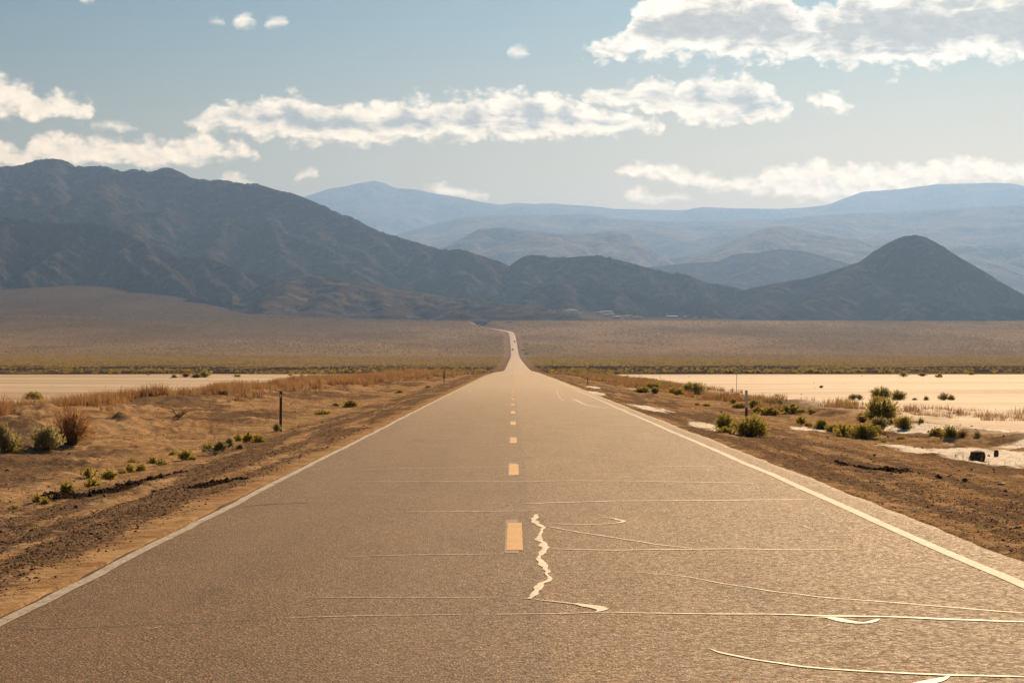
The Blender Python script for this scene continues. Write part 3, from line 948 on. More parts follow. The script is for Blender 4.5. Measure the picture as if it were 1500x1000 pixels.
WHITE = mat_paint('white_line_paint', (0.60, 0.52, 0.43), (0.30, 0.215, 0.145), 0.50)
YELL = mat_paint('yellow_line_paint', (0.68, 0.34, 0.06), (0.38, 0.21, 0.075), 0.56)
GHOST = mat_paint('faded_paint', (0.27, 0.19, 0.12), (0.195, 0.122, 0.070), 0.38)
ym = Yd[(Yd > -8)]
wl = 0.018 * fbm(ym / 1.6, ym * 0, 3, 311) * (1 - ss(ym, 100, 300))
st_ = np.interp(ym, Yd, stretch)
for side_, off in (('l', -3.19), ('r', 3.70)):
    w_ = (0.05 if side_ == 'l' else 0.06) + 0.02 * ss(ym, 150, 900)
    cx = road_xc(ym) + off * st_ + (wl if side_ == 'l' else wl * 0.35)
    if side_ == 'l':
        brk = [(-8, 3600)]
    else:
        brk = [(-8, 3600)]
    for a_, b_ in brk:
        s_ = (ym >= a_) & (ym <= b_)
        if s_.sum() > 2:
            e_ = strip('edge_line', (cx - w_)[s_], (cx + w_)[s_], ym[s_], WHITE)
y0 = 18.35
while y0 < 330:
    yy = np.linspace(y0, y0 + 3.25, 12)
    j = 0.012 * fbm(yy * 3, yy * 0, 2, int(y0))
    strip('centre_dash', -0.062 + j + road_xc(yy), 0.078 + j * 0.5 + road_xc(yy), yy, YELL, 0.006)
    yg = np.linspace(y0 - 0.25, y0 + 3.75, 12)
    strip('faded_dash', -0.080 + 0.01 * fbm(yg * 2, yg * 0, 2, 5) + road_xc(yg), 0.04 + road_xc(yg) + 0 * yg, yg, GHOST, 0.003)
    y0 += 12.19

# crack sealer on the asphalt
SEAL, q = mat_new('crack_sealer')
co = q.new('ShaderNodeTexCoord').outputs['Object']
a = q.noise(co, 14, 5, 0.7).outputs[0]
finish(q, q.mix(q.sstep(a, 0.46, 0.60), (0.72, 0.59, 0.46), (0.32, 0.21, 0.13)), 0.65, a, 0.25, 0.003, 0.3)  # pale tone puts the sealer's sun glint into its base colour
TAR = simple('dark_tar', (0.075, 0.050, 0.036), 0.5, 0.4, 20)


def seal(pts, w, mat=SEAL, jit=0.3, name='crack_seal', seed=0, taper=True):
    P = []
    for a_, b_ in pts:
        y = CAMH * F / (b_ - 530)
        P.append(((a_ - 750) / F * y, y))
    P = np.array(P)
    seg = np.hypot(*np.diff(P, axis=0).T)
    s = np.concatenate([[0], np.cumsum(seg)])
    n = max(8, int(s[-1] / 0.05))
    t = np.linspace(0, s[-1], n)
    X = np.interp(t, s, P[:, 0])
    Y = np.interp(t, s, P[:, 1])
    kx = np.hanning(9)
    kx /= kx.sum()
    X = np.convolve(np.pad(X, 4, mode='edge'), kx, 'valid')
    Y = np.convolve(np.pad(Y, 4, mode='edge'), kx, 'valid')
    Y = Y + 0.05 * fbm(t / 0.7, t * 0 + seed, 3, 400 + seed) * min(1.0, float(np.max(w)) * 12)
    X = X + 0.02 * fbm(t / 0.4, t * 0 + seed, 3, 430 + seed)
    dx = np.gradient(X)
    dy_ = np.gradient(Y)
    L = np.hypot(dx, dy_) + 1e-9
    nx, ny = -dy_ / L, dx / L
    ws_ = (w if np.isscalar(w) else np.interp(t / s[-1], np.linspace(0, 1, len(w)), w)) * (1 + jit * fbm(t / 0.35, t * 0, 2, 460 + seed))
    if taper:
        ws_ = ws_ * np.minimum(1, 0.15 + np.minimum(t, s[-1] - t) / 0.25)
    ws_ = np.abs(ws_) / 2
    tt = np.array([-1, 0, 1.0])
    XX = X[:, None] + nx[:, None] * ws_[:, None] * tt
    YY = Y[:, None] + ny[:, None] * ws_[:, None] * tt
    ZZ = road_surf(XX, YY) + 0.0045 + np.array([0.0, 0.0004, 0.0])
    return link(name, mesh_np(name, np.stack([XX, YY, ZZ], -1).reshape(-1, 3), grid_faces(n, 3), mat, True), road)


seal([(788, 752), (781, 762), (796, 772), (789, 788), (799, 803), (789, 818), (800, 833), (806, 846), (791, 858), (784, 869), (774, 877)], [.03, .065, .05, .025, .05, .075, .035, .055, .025, .05, .04], jit=0.6, seed=1, taper=False)
seal([(774, 877), (800, 879), (830, 881), (862, 885), (886, 890), (880, 894), (866, 895)], [.045, .045, .05, .13, .09, .04], seed=2)
seal([(690, 899), (760, 898), (885, 895), (1000, 896.5), (1100, 898), (1300, 901), (1520, 905)], [.015, .025, .035, .05, .06, .065], seed=3)
seal([(400, 906), (520, 902), (690, 898.5)], .02, seed=4)
seal([(800, 804), (900, 806), (1020, 803.5), (1240, 801)], [.05, .045, .04, .02], seed=5)
seal([(795, 766), (850, 768), (900, 767), (915, 763.5), (903, 759.5), (880, 757)], .045, seed=6)
seal([(800, 770), (845, 779), (900, 788), (960, 797), (1020, 803)], .03, seed=7)
seal([(805, 838), (920, 836.5), (1000, 842), (1060, 853), (1130, 864), (1200, 873), (1330, 882), (1520, 893)], [.010, .015, .015, .018, .02, .025], seed=8)
seal([(760, 736), (900, 732.5), (1100, 730.5), (1187, 729)], [.08, .075, .07, .06], seed=9)
seal([(505, 704), (750, 705.5), (900, 703), (1112, 706)], [.02, .06, .06, .05], seed=10)
seal([(1035, 947), (1065, 955), (1090, 962), (1130, 969), (1200, 976), (1300, 982), (1400, 985), (1520, 988)], [.02, .035, .035, .04, .045, .05], seed=11)
seal([(1310, 1012), (1345, 1000), (1375, 991), (1400, 985)], [.07, .10, .09, .03], seed=12)
seal([(1188, 902), (1222, 902.5), (1236, 908), (1262, 912.5), (1275, 908), (1294, 902.5)], [.03, .07, .09, .06, .05, .03], seed=13)
seal([(500, 815), (620, 813), (742, 812)], .03, seed=14)
seal([(570, 749), (650, 748), (765, 747.5), (800, 745)], [.03, .05, .05, .02], seed=15)
seal([(520, 686), (640, 685), (762, 684)], .035, seed=16)
seal([(940, 682), (1000, 681.5), (1060, 682.5)], .04, seed=17)
seal([(880, 622), (960, 622.5), (1035, 622)], .07, seed=18)
seal([(440, 876), (600, 875.5), (740, 874)], .02, seed=19)
seal([(205, 917), (222, 920), (235, 915.5)], .03, seed=20)
seal([(620, 652), (700, 652.5), (750, 652)], .03, seed=25)
seal([(0, 918), (200, 913.5), (400, 906.5)], .014, TAR, name='road_crack', seed=21)
seal([(345, 738), (400, 734.5), (480, 733)], .05, TAR, name='road_crack', seed=22)
seal([(770, 546), (790, 553), (805, 565), (815, 571), (818, 581), (826, 588)], .05, TAR, name='road_crack', seed=23)
seal([(838, 583), (856, 592), (888, 597), (918, 600)], .10, TAR, name='road_crack', seed=24)

# ---------------------------------------------------------------- plants
def mat_leaf(name, c1, c2, c3, trans=0.4):
    m, q = mat_new(name)
    ge = q.new('ShaderNodeNewGeometry')
    r = ge.outputs['Random Per Island']
    c = q.mix(q.sstep(r, 0.0, 0.6), c1, c2)
    c = q.mix(q.sstep(r, 0.72, 0.95), c, c3)
    finish(q, c, 0.8, None, spec=0.05, trans=trans)
    return m


GREEN = mat_leaf('leaf_olive', (0.25, 0.22, 0.045), (0.38, 0.32, 0.075), (0.54, 0.43, 0.13), 0.6)
SAGE = mat_leaf('leaf_sage', (0.26, 0.23, 0.10), (0.38, 0.33, 0.155), (0.50, 0.43, 0.22), 0.55)
YGREEN = mat_leaf('leaf_yellow_green', (0.28, 0.23, 0.045), (0.40, 0.32, 0.07), (0.52, 0.40, 0.12), 0.6)
RUST = mat_leaf('dry_brush', (0.30, 0.15, 0.065), (0.42, 0.23, 0.10), (0.54, 0.35, 0.18), 0.55)
TWIG = simple('twig_bark', (0.13, 0.085, 0.055), 0.9, 0.3, 30)


def bush_arrays(seed, style):
    """unit bush: radius 1, height 1 -> (leaf verts, leaf quads, stem verts, stem quads)"""
    rng = np.random.default_rng(seed)
    ns, nlf, ll, lw, up = dict(green=(210, 18, .115, .024, .35), sage=(150, 18, .13, .030, .8), small=(70, 11, .20, .06, .35),
                               rust=(260, 8, .17, .010, .9), tiny=(34, 7, .30, .11, .3), spiky=(90, 12, .16, .035, .9))[style]
    th = rng.uniform(0, 2 * np.pi, ns)
    el = np.arccos(rng.uniform(0.02, 1.0, ns) ** (0.9 if up < .6 else .6))      # angle from vertical
    lob = 1 + 0.14 * np.sin(th * 2 + seed) + 0.12 * np.sin(th * 3 + seed * 1.7)
    ln = rng.uniform(0.62, 1.12, ns) * lob
    base = rng.normal(0, 0.10, (ns, 3)) * [1, 1, 0]
    tip = np.stack([np.sin(el) * np.cos(th) * ln, np.sin(el) * np.sin(th) * ln, (np.cos(el) * 0.84 + 0.12) * (0.6 + 0.4 * ln)], 1)
    mid = base + (tip - base) * 0.5 + rng.normal(0, .05, (ns, 3)) - np.array([0, 0, 0.06]) * (1 - up)
    mid[:, 2] = np.maximum(mid[:, 2], 0.04)

    def bz(t):
        t = t[..., None]
        return base[:, None] * (1 - t) ** 2 + 2 * mid[:, None] * t * (1 - t) + tip[:, None] * t ** 2
    tl = rng.uniform(0.30, 1.0, (ns, nlf)) ** 0.75
    P = bz(tl) + rng.normal(0, .035, (ns, nlf, 3))
    dirn = (tip - mid)
    dirn /= np.linalg.norm(dirn, axis=1, keepdims=True) + 1e-6
    Dn = dirn[:, None] * 0.9 + rng.normal(0, .45 if style != 'rust' else .3, (ns, nlf, 3)) + np.array([0, 0, .25 * up])
    Dn /= np.linalg.norm(Dn, axis=2, keepdims=True)
    Sd = np.cross(Dn, rng.normal(0, 1, (ns, nlf, 3)))
    Sd /= np.linalg.norm(Sd, axis=2, keepdims=True) + 1e-6
    l_ = rng.uniform(.6, 1.3, (ns, nlf, 1)) * ll
    w_ = rng.uniform(.7, 1.3, (ns, nlf, 1)) * lw
    q0 = P
    q1 = P + Dn * l_ * .45 + Sd * w_
    q2 = P + Dn * l_
    q3 = P + Dn * l_ * .45 - Sd * w_
    V_ = np.stack([q0, q1, q2, q3], 2).reshape(-1, 3)
    V_[:, 2] = np.maximum(V_[:, 2], 0.0)
    Fq = np.arange(len(V_)).reshape(-1, 4)
    # stems
    tt = np.linspace(0, 1, 5)
    C = bz(np.repeat(tt[None], ns, 0))
    rad = np.array([.014, .011, .008, .006, .003]) * (0.8 if style != 'tiny' else 1.6)
    sv, sf = [], []
    k3 = [np.array([math.cos(a), math.sin(a), 0]) for a in (0, 2.1, 4.2)]
    for i in range(ns):
        b0 = len(sv)
        for j in range(5):
            for a in k3:
                sv.append(C[i, j] + a * rad[j])
        for j in range(4):
            for a in range(3):
                sf.append([b0 + j * 3 + a, b0 + j * 3 + (a + 1) % 3, b0 + (j + 1) * 3 + (a + 1) % 3, b0 + (j + 1) * 3 + a])
    return V_, Fq, np.array(sv), np.array(sf)


LMAT = dict(green=GREEN, sage=SAGE, small=YGREEN, rust=RUST, tiny=GREEN, spiky=SAGE)
_cache = {}


def proto(style, var, mat):
    key = (style, var, mat.name)
    if key not in _cache:
        V_, Fq, sv, sf = bush_arrays(11 + 17 * var + len(style), style)
        _cache[key] = (mesh_np('foliage', V_, Fq, mat), mesh_np('stems', sv, sf, TWIG),
                       mesh_np('bush', np.concatenate([V_, sv]), [Fq, sf + len(V_)], mat))
    return _cache[key]


_br = random.Random(4)


def bush(px, py, w, h, style, label, cat='bush', name=None, mat=None, group=None):
    x, y, z = place(px, py)
    sc = y / F
    var = _br.randrange(3)
    fol, stm, one = proto(style, var, mat or LMAT[style])
    name = name or {'rust': 'dry_bush', 'tiny': 'desert_shrub', 'small': 'desert_plant'}.get(style, 'desert_shrub')
    rz = _br.uniform(0, 6.28)
    rx = w * sc * 0.62
    hz = h * sc
    if w * h > 260:
        root = bpy.data.objects.new(name, None)
        COL.objects.link(root)
        link('foliage', fol, root)
        link('stems', stm, root)
    else:
        root = link(name, one)
    root.location = (x, y + rx * 0.3, z - 0.02)
    root.rotation_euler = (0, 0, rz)
    root.scale = (rx, rx, hz)
    tag(root, label, cat, group)
    return root


B = [
    # left side, near: weeds along the foot of the shoulder
    (21, 747, 11, 10, 'tiny', 'tiny dark green weed nearest the left edge of the photo, below the gravel shoulder'),
    (54, 737, 13, 18, 'small', 'thin pale weed left of the damp dark soil streak'),
    (65, 738, 13, 12, 'small', 'small green weed touching the left end of the dark soil streak'),
    (97, 720, 22, 17, 'small', 'low yellow-green weed just above the dark soil streak on the left'),
    (129, 700, 20, 15, 'tiny', 'dark green rounded weed left of the widest green weed in the left row'),
    (135, 713, 27, 16, 'small', 'broad yellow-green weed directly above the right half of the dark soil streak'),
    (158, 701, 24, 15, 'tiny', 'widest dark green weed in the left row, right of the rounded one'),
    (179, 693, 14, 9, 'small', 'low weed at the left foot of the taller weed pair on the left'),
    (190, 691, 14, 15, 'small', 'upright green weed in the middle of the left weed row'),
    (193, 679, 14, 9, 'small', 'low pale weed uphill of the upright weed in the left row'),
    (207, 688, 15, 12, 'small', 'pale green weed right of the upright weed in the left row'),
    (223, 678, 15, 11, 'small', 'yellow-green weed, left one of the touching pair in the left row'),
    (236, 681, 16, 10, 'tiny', 'dark weed, right one of the touching pair in the left row'),
    (253, 667, 11, 10, 'small', 'small round pale weed left of the big green clump in the left row'),
    (272, 673, 24, 16, 'small', 'biggest green clump in the middle of the left weed row'),
    (281, 675, 12, 8, 'tiny', 'small dark tuft at the right foot of the biggest clump in the left row'),
    (306, 662, 20, 14, 'tiny', 'dark green weed beside the white dead sticks'),
    (323, 660, 20, 18, 'sage', 'pale sage weed right of the white dead sticks'),
    (335, 654, 14, 16, 'sage', 'taller pale sage weed in the right part of the left weed row'),
    (349, 647, 13, 12, 'tiny', 'round dark weed left of the last pair in the left row'),
    (364, 648, 20, 18, 'small', 'yellowish weed, left one of the last pair before the near left post'),
    (378, 648, 18, 14, 'small', 'bright green weed, right one of the last pair before the near left post'),
    (351, 657, 11, 9, 'sage', 'little pale weed below the last pair of the left row'),
    (405, 632, 12, 11, 'sage', 'pale weed at the foot of the near left roadside post'),
    (472, 607, 24, 8, 'small', 'flat yellowish weed patch on the slope right of the near left post'),
    (492, 594, 9, 5, 'tiny', 'tiny green weed on the slope beyond the flat yellowish patch'),
    (513, 597, 24, 12, 'small', 'olive weed clump on the left slope halfway between the two left posts'),
    (585, 575, 10, 6, 'small', 'small yellow weed on the left slope before the far left post'),
    (627, 568, 9, 4, 'small', 'faint low weed on the left slope just before the far left post'),
    # left side bushes
    (4, 660, 30, 44, 'sage', 'tall pale sage bush cut off by the left edge of the photo'),
    (21, 657, 17, 22, 'green', 'dark green round bush between the two pale sage bushes on the far left'),
    (14, 664, 28, 9, 'small', 'flat yellow ground plant below the bushes at the left edge'),
    (66, 661, 46, 38, 'sage', 'pale spiky sage bush in front of the rust-coloured brush on the left'),
    (102, 656, 58, 58, 'rust', 'big round rust-coloured dry bush on the left'),
    (48, 585, 27, 13, 'green', 'lone round green bush standing on the dry lake bed on the left'),
    (326, 578, 17, 9, 'green', 'green bush amid the rust-coloured brush row on the left'),
    (172, 548, 10, 5, 'tiny', 'small dark bush on the left far lake bed shore, left of the long clump'),
    (217, 549, 5, 3, 'tiny', 'tiny dark bush between the small bush and the long clump on the left shore'),
    (255, 553, 9, 5, 'tiny', 'green bush at the left end of the long dark clump on the lake bed'),
    (272, 552, 17, 7, 'rust', 'brownish bush in the left half of the long dark clump on the lake bed'),
    (288, 553, 14, 7, 'green', 'olive bush in the middle of the long dark clump on the lake bed'),
    (301, 552, 17, 10, 'tiny', 'tallest dark bush at the right end of the long clump on the lake bed'),
    (347, 552, 9, 4, 'tiny', 'small low bush on the lake bed right of the long dark clump'),
    (425, 550, 5, 3, 'tiny', 'tiny dark bush on the lake bed, left of two above the near left post'),
    (442, 552, 6, 4, 'tiny', 'tiny green bush on the lake bed, right of the pair above the near left post'),
    (508, 547, 12, 7, 'tiny', 'dark dome-shaped bush on a brown mound at the end of the left lake bed'),
    # right roadside
    (1062, 628, 27, 26, 'green', 'upright olive bush left of the big round bush by the white-topped post'),
    (1064, 634, 26, 13, 'small', 'low bright green bush at the left foot of the big round bush'),
    (1101, 639, 50, 34, 'green', 'big round olive bush right in front of the white-topped post'),
    (1074, 591, 12, 7, 'small', 'small green plant beyond the post, left of the low green mats'),
    (1085, 597, 24, 8, 'small', 'flat green mat plant left of the white-topped post'),
    (1106, 598, 20, 14, 'green', 'green bush just right of the white-topped post'),
    (1128, 609, 34, 14, 'small', 'yellow-green spreading bush right of the post'),
    (1112, 604, 20, 10, 'small', 'low yellow-green plant directly behind the big round bush'),
    (1143, 595, 10, 12, 'spiky', 'pale straw-coloured upright tuft above the dark wide bush'),
    (1161, 606, 40, 14, 'tiny', 'dark wide bush right of the spreading yellow-green bush'),
    (1189, 606, 16, 7, 'tiny', 'low dark sprig at the right of the dark wide bush'),
    (1034, 595, 14, 5, 'small', 'low green plant on bare ground left of the white-topped post'),
    (1021, 594, 8, 4, 'small', 'faint low green plant left of the low one before the post'),
    (1174, 621, 14, 13, 'small', 'round yellow-green bush at the left end of the long green row on the right'),
    (1185, 624, 13, 6, 'small', 'low sprawling plant next to the round bush at the left end of the row'),
    (1204, 629, 20, 17, 'green', 'second bush from the left in the long green row on the right'),
    (1221, 633, 20, 14, 'green', 'third bush from the left in the long green row on the right'),
    (1237, 639, 27, 20, 'small', 'bright green bush in the middle of the long green row on the right'),
    (1266, 642, 42, 24, 'green', 'widest olive bush at the right end of the long green row'),
    (1287, 634, 28, 24, 'sage', 'pale olive bush at the foot of the tallest bush on the right'),
    (1292, 617, 48, 36, 'green', 'tallest bright olive bush on the right side'),
    (1264, 618, 24, 16, 'rust', 'reddish dry bush on the left side of the tallest bush'),
    (1325, 629, 25, 21, 'green', 'dark brownish-green round bush right of the tallest bush'),
    (1349, 620, 10, 8, 'tiny', 'small dark tuft right of the dark round bush'),
    (1320, 644, 16, 7, 'small', 'flat green plant on the sand below the dark round bush'),
    (1294, 648, 10, 5, 'tiny', 'last tiny tuft at the right foot of the long green row'),
    (1374, 640, 26, 14, 'small', 'low green bush, left part of the clump before the white salt flat'),
    (1393, 641, 20, 20, 'green', 'taller olive bush, middle of the clump before the white salt flat'),
    (1410, 640, 22, 12, 'rust', 'reddish dry brush right of the clump before the salt flat'),
    (1432, 641, 12, 12, 'spiky', 'thin grey-green sprig at the right end of the clump before the salt flat'),
    # middle distance on the right lake bed
    (1250, 586, 14, 10, 'spiky', 'brown wispy bush on a low dark mound, left one of the mound row'),
    (1259, 586, 11, 9, 'spiky', 'dark wispy bush at the right end of the leftmost mound'),
    (1291, 583, 30, 18, 'green', 'large olive bush in the middle mound row on the lake bed'),
    (1287, 589, 24, 10, 'rust', 'rust-coloured dry bush at the foot of the large olive bush on the lake bed'),
    (1317, 586, 20, 16, 'green', 'dark green bush right of the large olive bush on the lake bed'),
    (1340, 586, 8, 4, 'small', 'low green tuft in the gap of the mound row on the lake bed'),
    (1357, 586, 7, 7, 'small', 'thin green tuft left of the rightmost mound on the lake bed'),
    (1383, 586, 16, 12, 'spiky', 'brown upright bush on the rightmost mound of the lake bed'),
    (1394, 586, 9, 9, 'small', 'small pale bush at the right of the brown upright one on the rightmost mound'),
    # far shore row
    (1069, 547, 18, 7, 'tiny', 'widest round green bush, first of the row on the right lake bed far shore'),
    (1094.5, 547, 11, 5, 'tiny', 'second bush from the left in the far shore row'),
    (1110.5, 547, 10, 5, 'tiny', 'third bush from the left in the far shore row, a low green dome'),
    (1129, 547, 10, 4, 'tiny', 'fourth bush from the left in the far shore row, paler and flatter'),
    (1151, 547, 9, 3, 'rust', 'low brown bush left of the flat green one in the far shore row'),
    (1163, 547, 15, 4, 'tiny', 'flat wide green bush in the middle of the far shore row'),
    (1187, 546, 12, 6, 'tiny', 'left half of the double bush in the far shore row'),
    (1198, 546.5, 14, 4, 'tiny', 'right half of the double bush in the far shore row'),
    (1228, 546, 12, 4, 'tiny', 'dark flat bush right of the double bush in the far shore row'),
    (1259, 545.5, 15, 4, 'tiny', 'last flat bush at the right end of the far shore row'),
    (1324, 552, 12, 8, 'spiky', 'brown bush at the left end of the long dark mound on the right lake bed'),
    (1352, 551, 15, 6, 'rust', 'brown dry bush on top of the long dark mound on the right lake bed'),
    (1376, 553, 9, 6, 'tiny', 'green bush in front of the middle of the long dark mound'),
    (1398, 546.5, 6, 5, 'tiny', 'small bush at the back of the long dark mound'),
    (1423, 549, 9, 5, 'tiny', 'small round bush at the right end of the long dark mound'),
    # right roadside farther off
    (941, 575, 26, 10, 'green', 'dark green bush at the left end of the green clump along the right roadside'),
    (957, 571, 26, 12, 'green', 'darkest rounded bush in the left half of the roadside green clump'),
    (960, 576, 15, 10, 'sage', 'pale bush in front of the darkest bush of the roadside clump'),
    (990, 578, 26, 12, 'small', 'low yellow-green bush in front of the dark hollow of the roadside clump'),
    (1016, 577, 34, 18, 'green', 'broad tall olive bush at the right end of the roadside green clump'),
    (978, 566, 30, 7, 'small', 'yellow-green strip of brush behind the roadside clump'),
    (890, 552, 22, 7, 'small', 'yellowish bush near the far end of the right roadside brush'),
    (876, 554, 18, 6, 'small', 'second yellowish bush at the far right roadside brush, nearer the white-topped post'),
    (849, 549, 16, 6, 'small', 'small yellow bush left of the farther right post'),
    (905, 548, 12, 5, 'tiny', 'little dark green bush where the right lake bed begins'),
    (921, 545, 12, 4, 'tiny', 'tiny dark bush on the corner of the right lake bed'),
]
for bb in B:
    bush(*bb)


# --------------------------- loose "stuff": dry brush rows, scrub, gravel
def stuff_mesh(name, V_, Fq, mat, label, cat, tints=None):
    at_ = None
    if tints is not None:
        at_ = {'tint': tints}
    o = link(name, mesh_np(name, V_, Fq, mat, False, at_))
    tag(o, label, cat, kind='stuff')
    return o


def mat_tint(name, trans=0.3, rough=0.8):
    m, q = mat_new(name)
    a = q.new('ShaderNodeAttribute', attribute_name='tint')
    ge = q.new('ShaderNodeNewGeometry')
    c = q.mix(q.m('MULTIPLY', ge.outputs['Random Per Island'], 0.45), a.outputs['Color'], (0.16, 0.125, 0.055))
    finish(q, c, rough, None, spec=0.03, trans=trans)
    return m


rng = np.random.default_rng(77)


def brush(name, XS, YS, H, nb, label, cols, lean=.35, wid=.006):
    """tufts of thin curved stalks"""
    n = len(XS)
    x = np.repeat(XS, nb) + rng.normal(0, .10, n * nb)
    y = np.repeat(YS, nb) + rng.normal(0, .12, n * nb)
    z = ground_z(x, y) - .01
    h = np.repeat(H, nb) * rng.uniform(.45, 1.1, n * nb)
    th = rng.uniform(0, 6.28, n * nb)
    ln = np.abs(rng.normal(0, lean, n * nb))
    wd = wid * (0.6 + y / 60.0)
    dx, dyy = np.cos(th) * ln * h, np.sin(th) * ln * h
    fa = rng.uniform(0, 6.28, n * nb)
    ux, uy = np.cos(fa) * wd, np.sin(fa) * wd * .3
    lv = [(0, 0, 1.0), (.35, .5, .8), (1.0, 1.0, .15)]
    P = []
    for a, b_, w in lv:
        P.append(np.stack([x + dx * a - ux * w, y + dyy * a - uy * w, z + h * b_], 1))
        P.append(np.stack([x + dx * a + ux * w, y + dyy * a + uy * w, z + h * b_], 1))
    V_ = np.stack(P, 1).reshape(-1, 3)
    b0 = np.arange(n * nb) * 6
    Fq = np.concatenate([np.stack([b0, b0 + 1, b0 + 3, b0 + 2], 1), np.stack([b0 + 2, b0 + 3, b0 + 5, b0 + 4], 1)])
    ci = rng.integers(0, len(cols), n)
    C = np.array(cols)[ci] * rng.uniform(.8, 1.2, (n, 1))
    C = np.repeat(np.repeat(C, nb, 0), 6, 0)
    C = np.concatenate([C, np.ones((len(C), 1))], 1)
    return stuff_mesh(name, V_, Fq, BRM, label, 'brush', C)


BRM = mat_tint('dry_stalks', 0.4)
RC = [(0.40, 0.215, 0.10), (0.33, 0.165, 0.075), (0.48, 0.32, 0.17), (0.42, 0.25, 0.125)]
# left row follows the crest between the shoulder mounds and the lake bed
n = 9000
yb = 62 * np.exp(rng.uniform(0, math.log(430 / 62), n))
xb = -15.6 + rng.normal(0, 1.0, n) * (0.7 + yb / 260) + 0.012 * (yb - 60)
dens = ss(pn(xb / 3.0, yb / 9.0, 91) + 0.55 * ss(yb, 90, 160) + 0.28, 0.0, 0.4)
keep = rng.uniform(0, 1, n) < dens
brush('dry_brush', xb[keep], yb[keep], rng.uniform(.22, .60, keep.sum()), 22, 'rust-coloured dry brush in a long row along the left edge of the lake bed', RC)
n = 5200
yb = 88 * np.exp(rng.uniform(0, math.log(430 / 88), n))
xb = 13.0 + rng.normal(0, 1.2, n) - 0.008 * (yb - 90)
dens = ss(pn(xb / 3.0, yb / 10.0, 93) + 0.6 * ss(yb, 120, 200) - 0.05, 0.05, 0.4)
keep = rng.uniform(0, 1, n) < dens
brush('dry_brush', xb[keep], yb[keep], rng.uniform(.18, .48, keep.sum()), 22, 'rust-coloured dry brush along the right roadside in front of the lake bed', RC + [(0.30, 0.22, 0.07)])
n = 500
yb = rng.uniform(88, 100, n)
xb = rng.uniform(13.5, 24, n)
keep = pn(xb / 2.0, yb / 3.0, 95) > 0.1
brush('dry_brush', xb[keep], yb[keep], rng.uniform(.15, .35, keep.sum()), 14, 'thin reddish dry stalks on the low mounds of the right lake bed', RC, wid=.004)
n = 900
yb = 24 * np.exp(rng.uniform(0, math.log(140 / 24), n))
xb = np.where(rng.uniform(0, 1, n) < .55, -rng.uniform(6.2, 14, n), rng.uniform(6.5, 13, n))
keep = pn(xb / 2.0, yb / 5.0, 97) > 0.15
brush('dry_grass', xb[keep], yb[keep], rng.uniform(.05, .14, keep.sum()), 12, 'short straw-coloured grass tufts scattered over the sandy verges', [(0.34, 0.24, 0.11), (0.25, 0.21, 0.08)], .6, .003)

# scrub covering the fans
SCM = mat_tint('scrub_leaves', 0.5)


def scrub(n, pyr, smin, smax, nq, name, label, near_road=False, leftfan=False):
    py = rng.uniform(pyr[0], pyr[1], n)
    tblY = np.array([430, 600, 800, 1080, 1500, 1900, 2100, 2250, 2600, 3030, 3300, 3500, 3610])
    tblp = 530 - (tab(tblY, GR) - CAMH) / tblY * F
    Y = np.interp(-py, -tblp, tblY)
    if near_road:
        sgn = np.where(rng.uniform(0, 1, n) < .5, -1, 1)
        X = road_xc(Y) + sgn * (8.0 + np.abs(rng.normal(0, 6, n)) * (1 + Y / 900))
    else:
        X = rng.uniform(-.262, .262, n) * (Y + 10)
        Y = Y * rng.uniform(.985, 1.015, n)
    if leftfan:
        Y = 3450 + 1250 * rng.uniform(0, 1, n) ** 1.1
        X = -rng.uniform(.03, .262, n) * Y
    xs = X - road_xc(Y)
    # density by clumps; thin in the dark gravel band
    cl = fbm(X / 45, Y / 60, 3, 501)
    keep = (np.abs(xs) > 7.0 + 0.0015 * Y) & (rng.uniform(0, 1, n) < np.where(Y < 820, 0.05 + 0.6 * ss(cl, 0.25, 0.55), 0.22 + 0.75 * ss(fbm(X / 150, Y / 420, 4, 511), -0.45, 0.35)))
    X, Y, xs = X[keep], Y[keep], xs[keep]
    n = len(X)
    Z = ground_z(X, Y, False)
    s = rng.uniform(smin, smax, n) * (1 + 0.35 * ss(Y, 1200, 3000))
    P = rng.normal(0, 1, (n, nq, 3))
    P /= np.linalg.norm(P, axis=2, keepdims=True)
    P[..., 2] = np.abs(P[..., 2])
    P *= rng.uniform(.35, 1.0, (n, nq, 1)) ** .5
    C0 = np.stack([X, Y, Z], 1)[:, None] + P * (s[:, None, None] * np.array([.55, .55, .60]))
    A = rng.normal(0, 1, (n, nq, 3))
    A /= np.linalg.norm(A, axis=2, keepdims=True)
    Bv = np.cross(A, rng.normal(0, 1, (n, nq, 3)))
    Bv /= np.linalg.norm(Bv, axis=2, keepdims=True)
    r = s[:, None, None] * (0.95 / math.sqrt(nq))
    V_ = np.stack([C0 - A * r * .6, C0 + Bv * r * .5, C0 + A * r, C0 - Bv * r * .5], 2).reshape(-1, 3)
    Fq = np.arange(len(V_)).reshape(-1, 4)
    pal = np.array([(.50, .37, .09), (.40, .30, .08), (.28, .22, .07), (.56, .41, .13), (.38, .28, .11)])
    palf = np.array([(.30, .22, .10), (.25, .19, .08), (.21, .16, .07), (.36, .26, .13), (.29, .21, .11)])
    i = rng.choice(5, n, p=[.28, .26, .2, .13, .13])
    f = ss(Y, 1200, 2500)[:, None]
    C = (pal[i] * (1 - f) + palf[i] * f) * rng.uniform(.85, 1.15, (n, 1))
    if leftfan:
        C = C * .62  # scrub darkened to carry the painted cloud shade of the fan
    if near_road:
        C = C * .4 + np.array((.42, .32, .09)) * .6
    C = np.concatenate([np.repeat(C, nq * 4, 0), np.ones((n * nq * 4, 1))], 1)
    return stuff_mesh(name, V_, Fq, SCM, label, 'scrub', C)


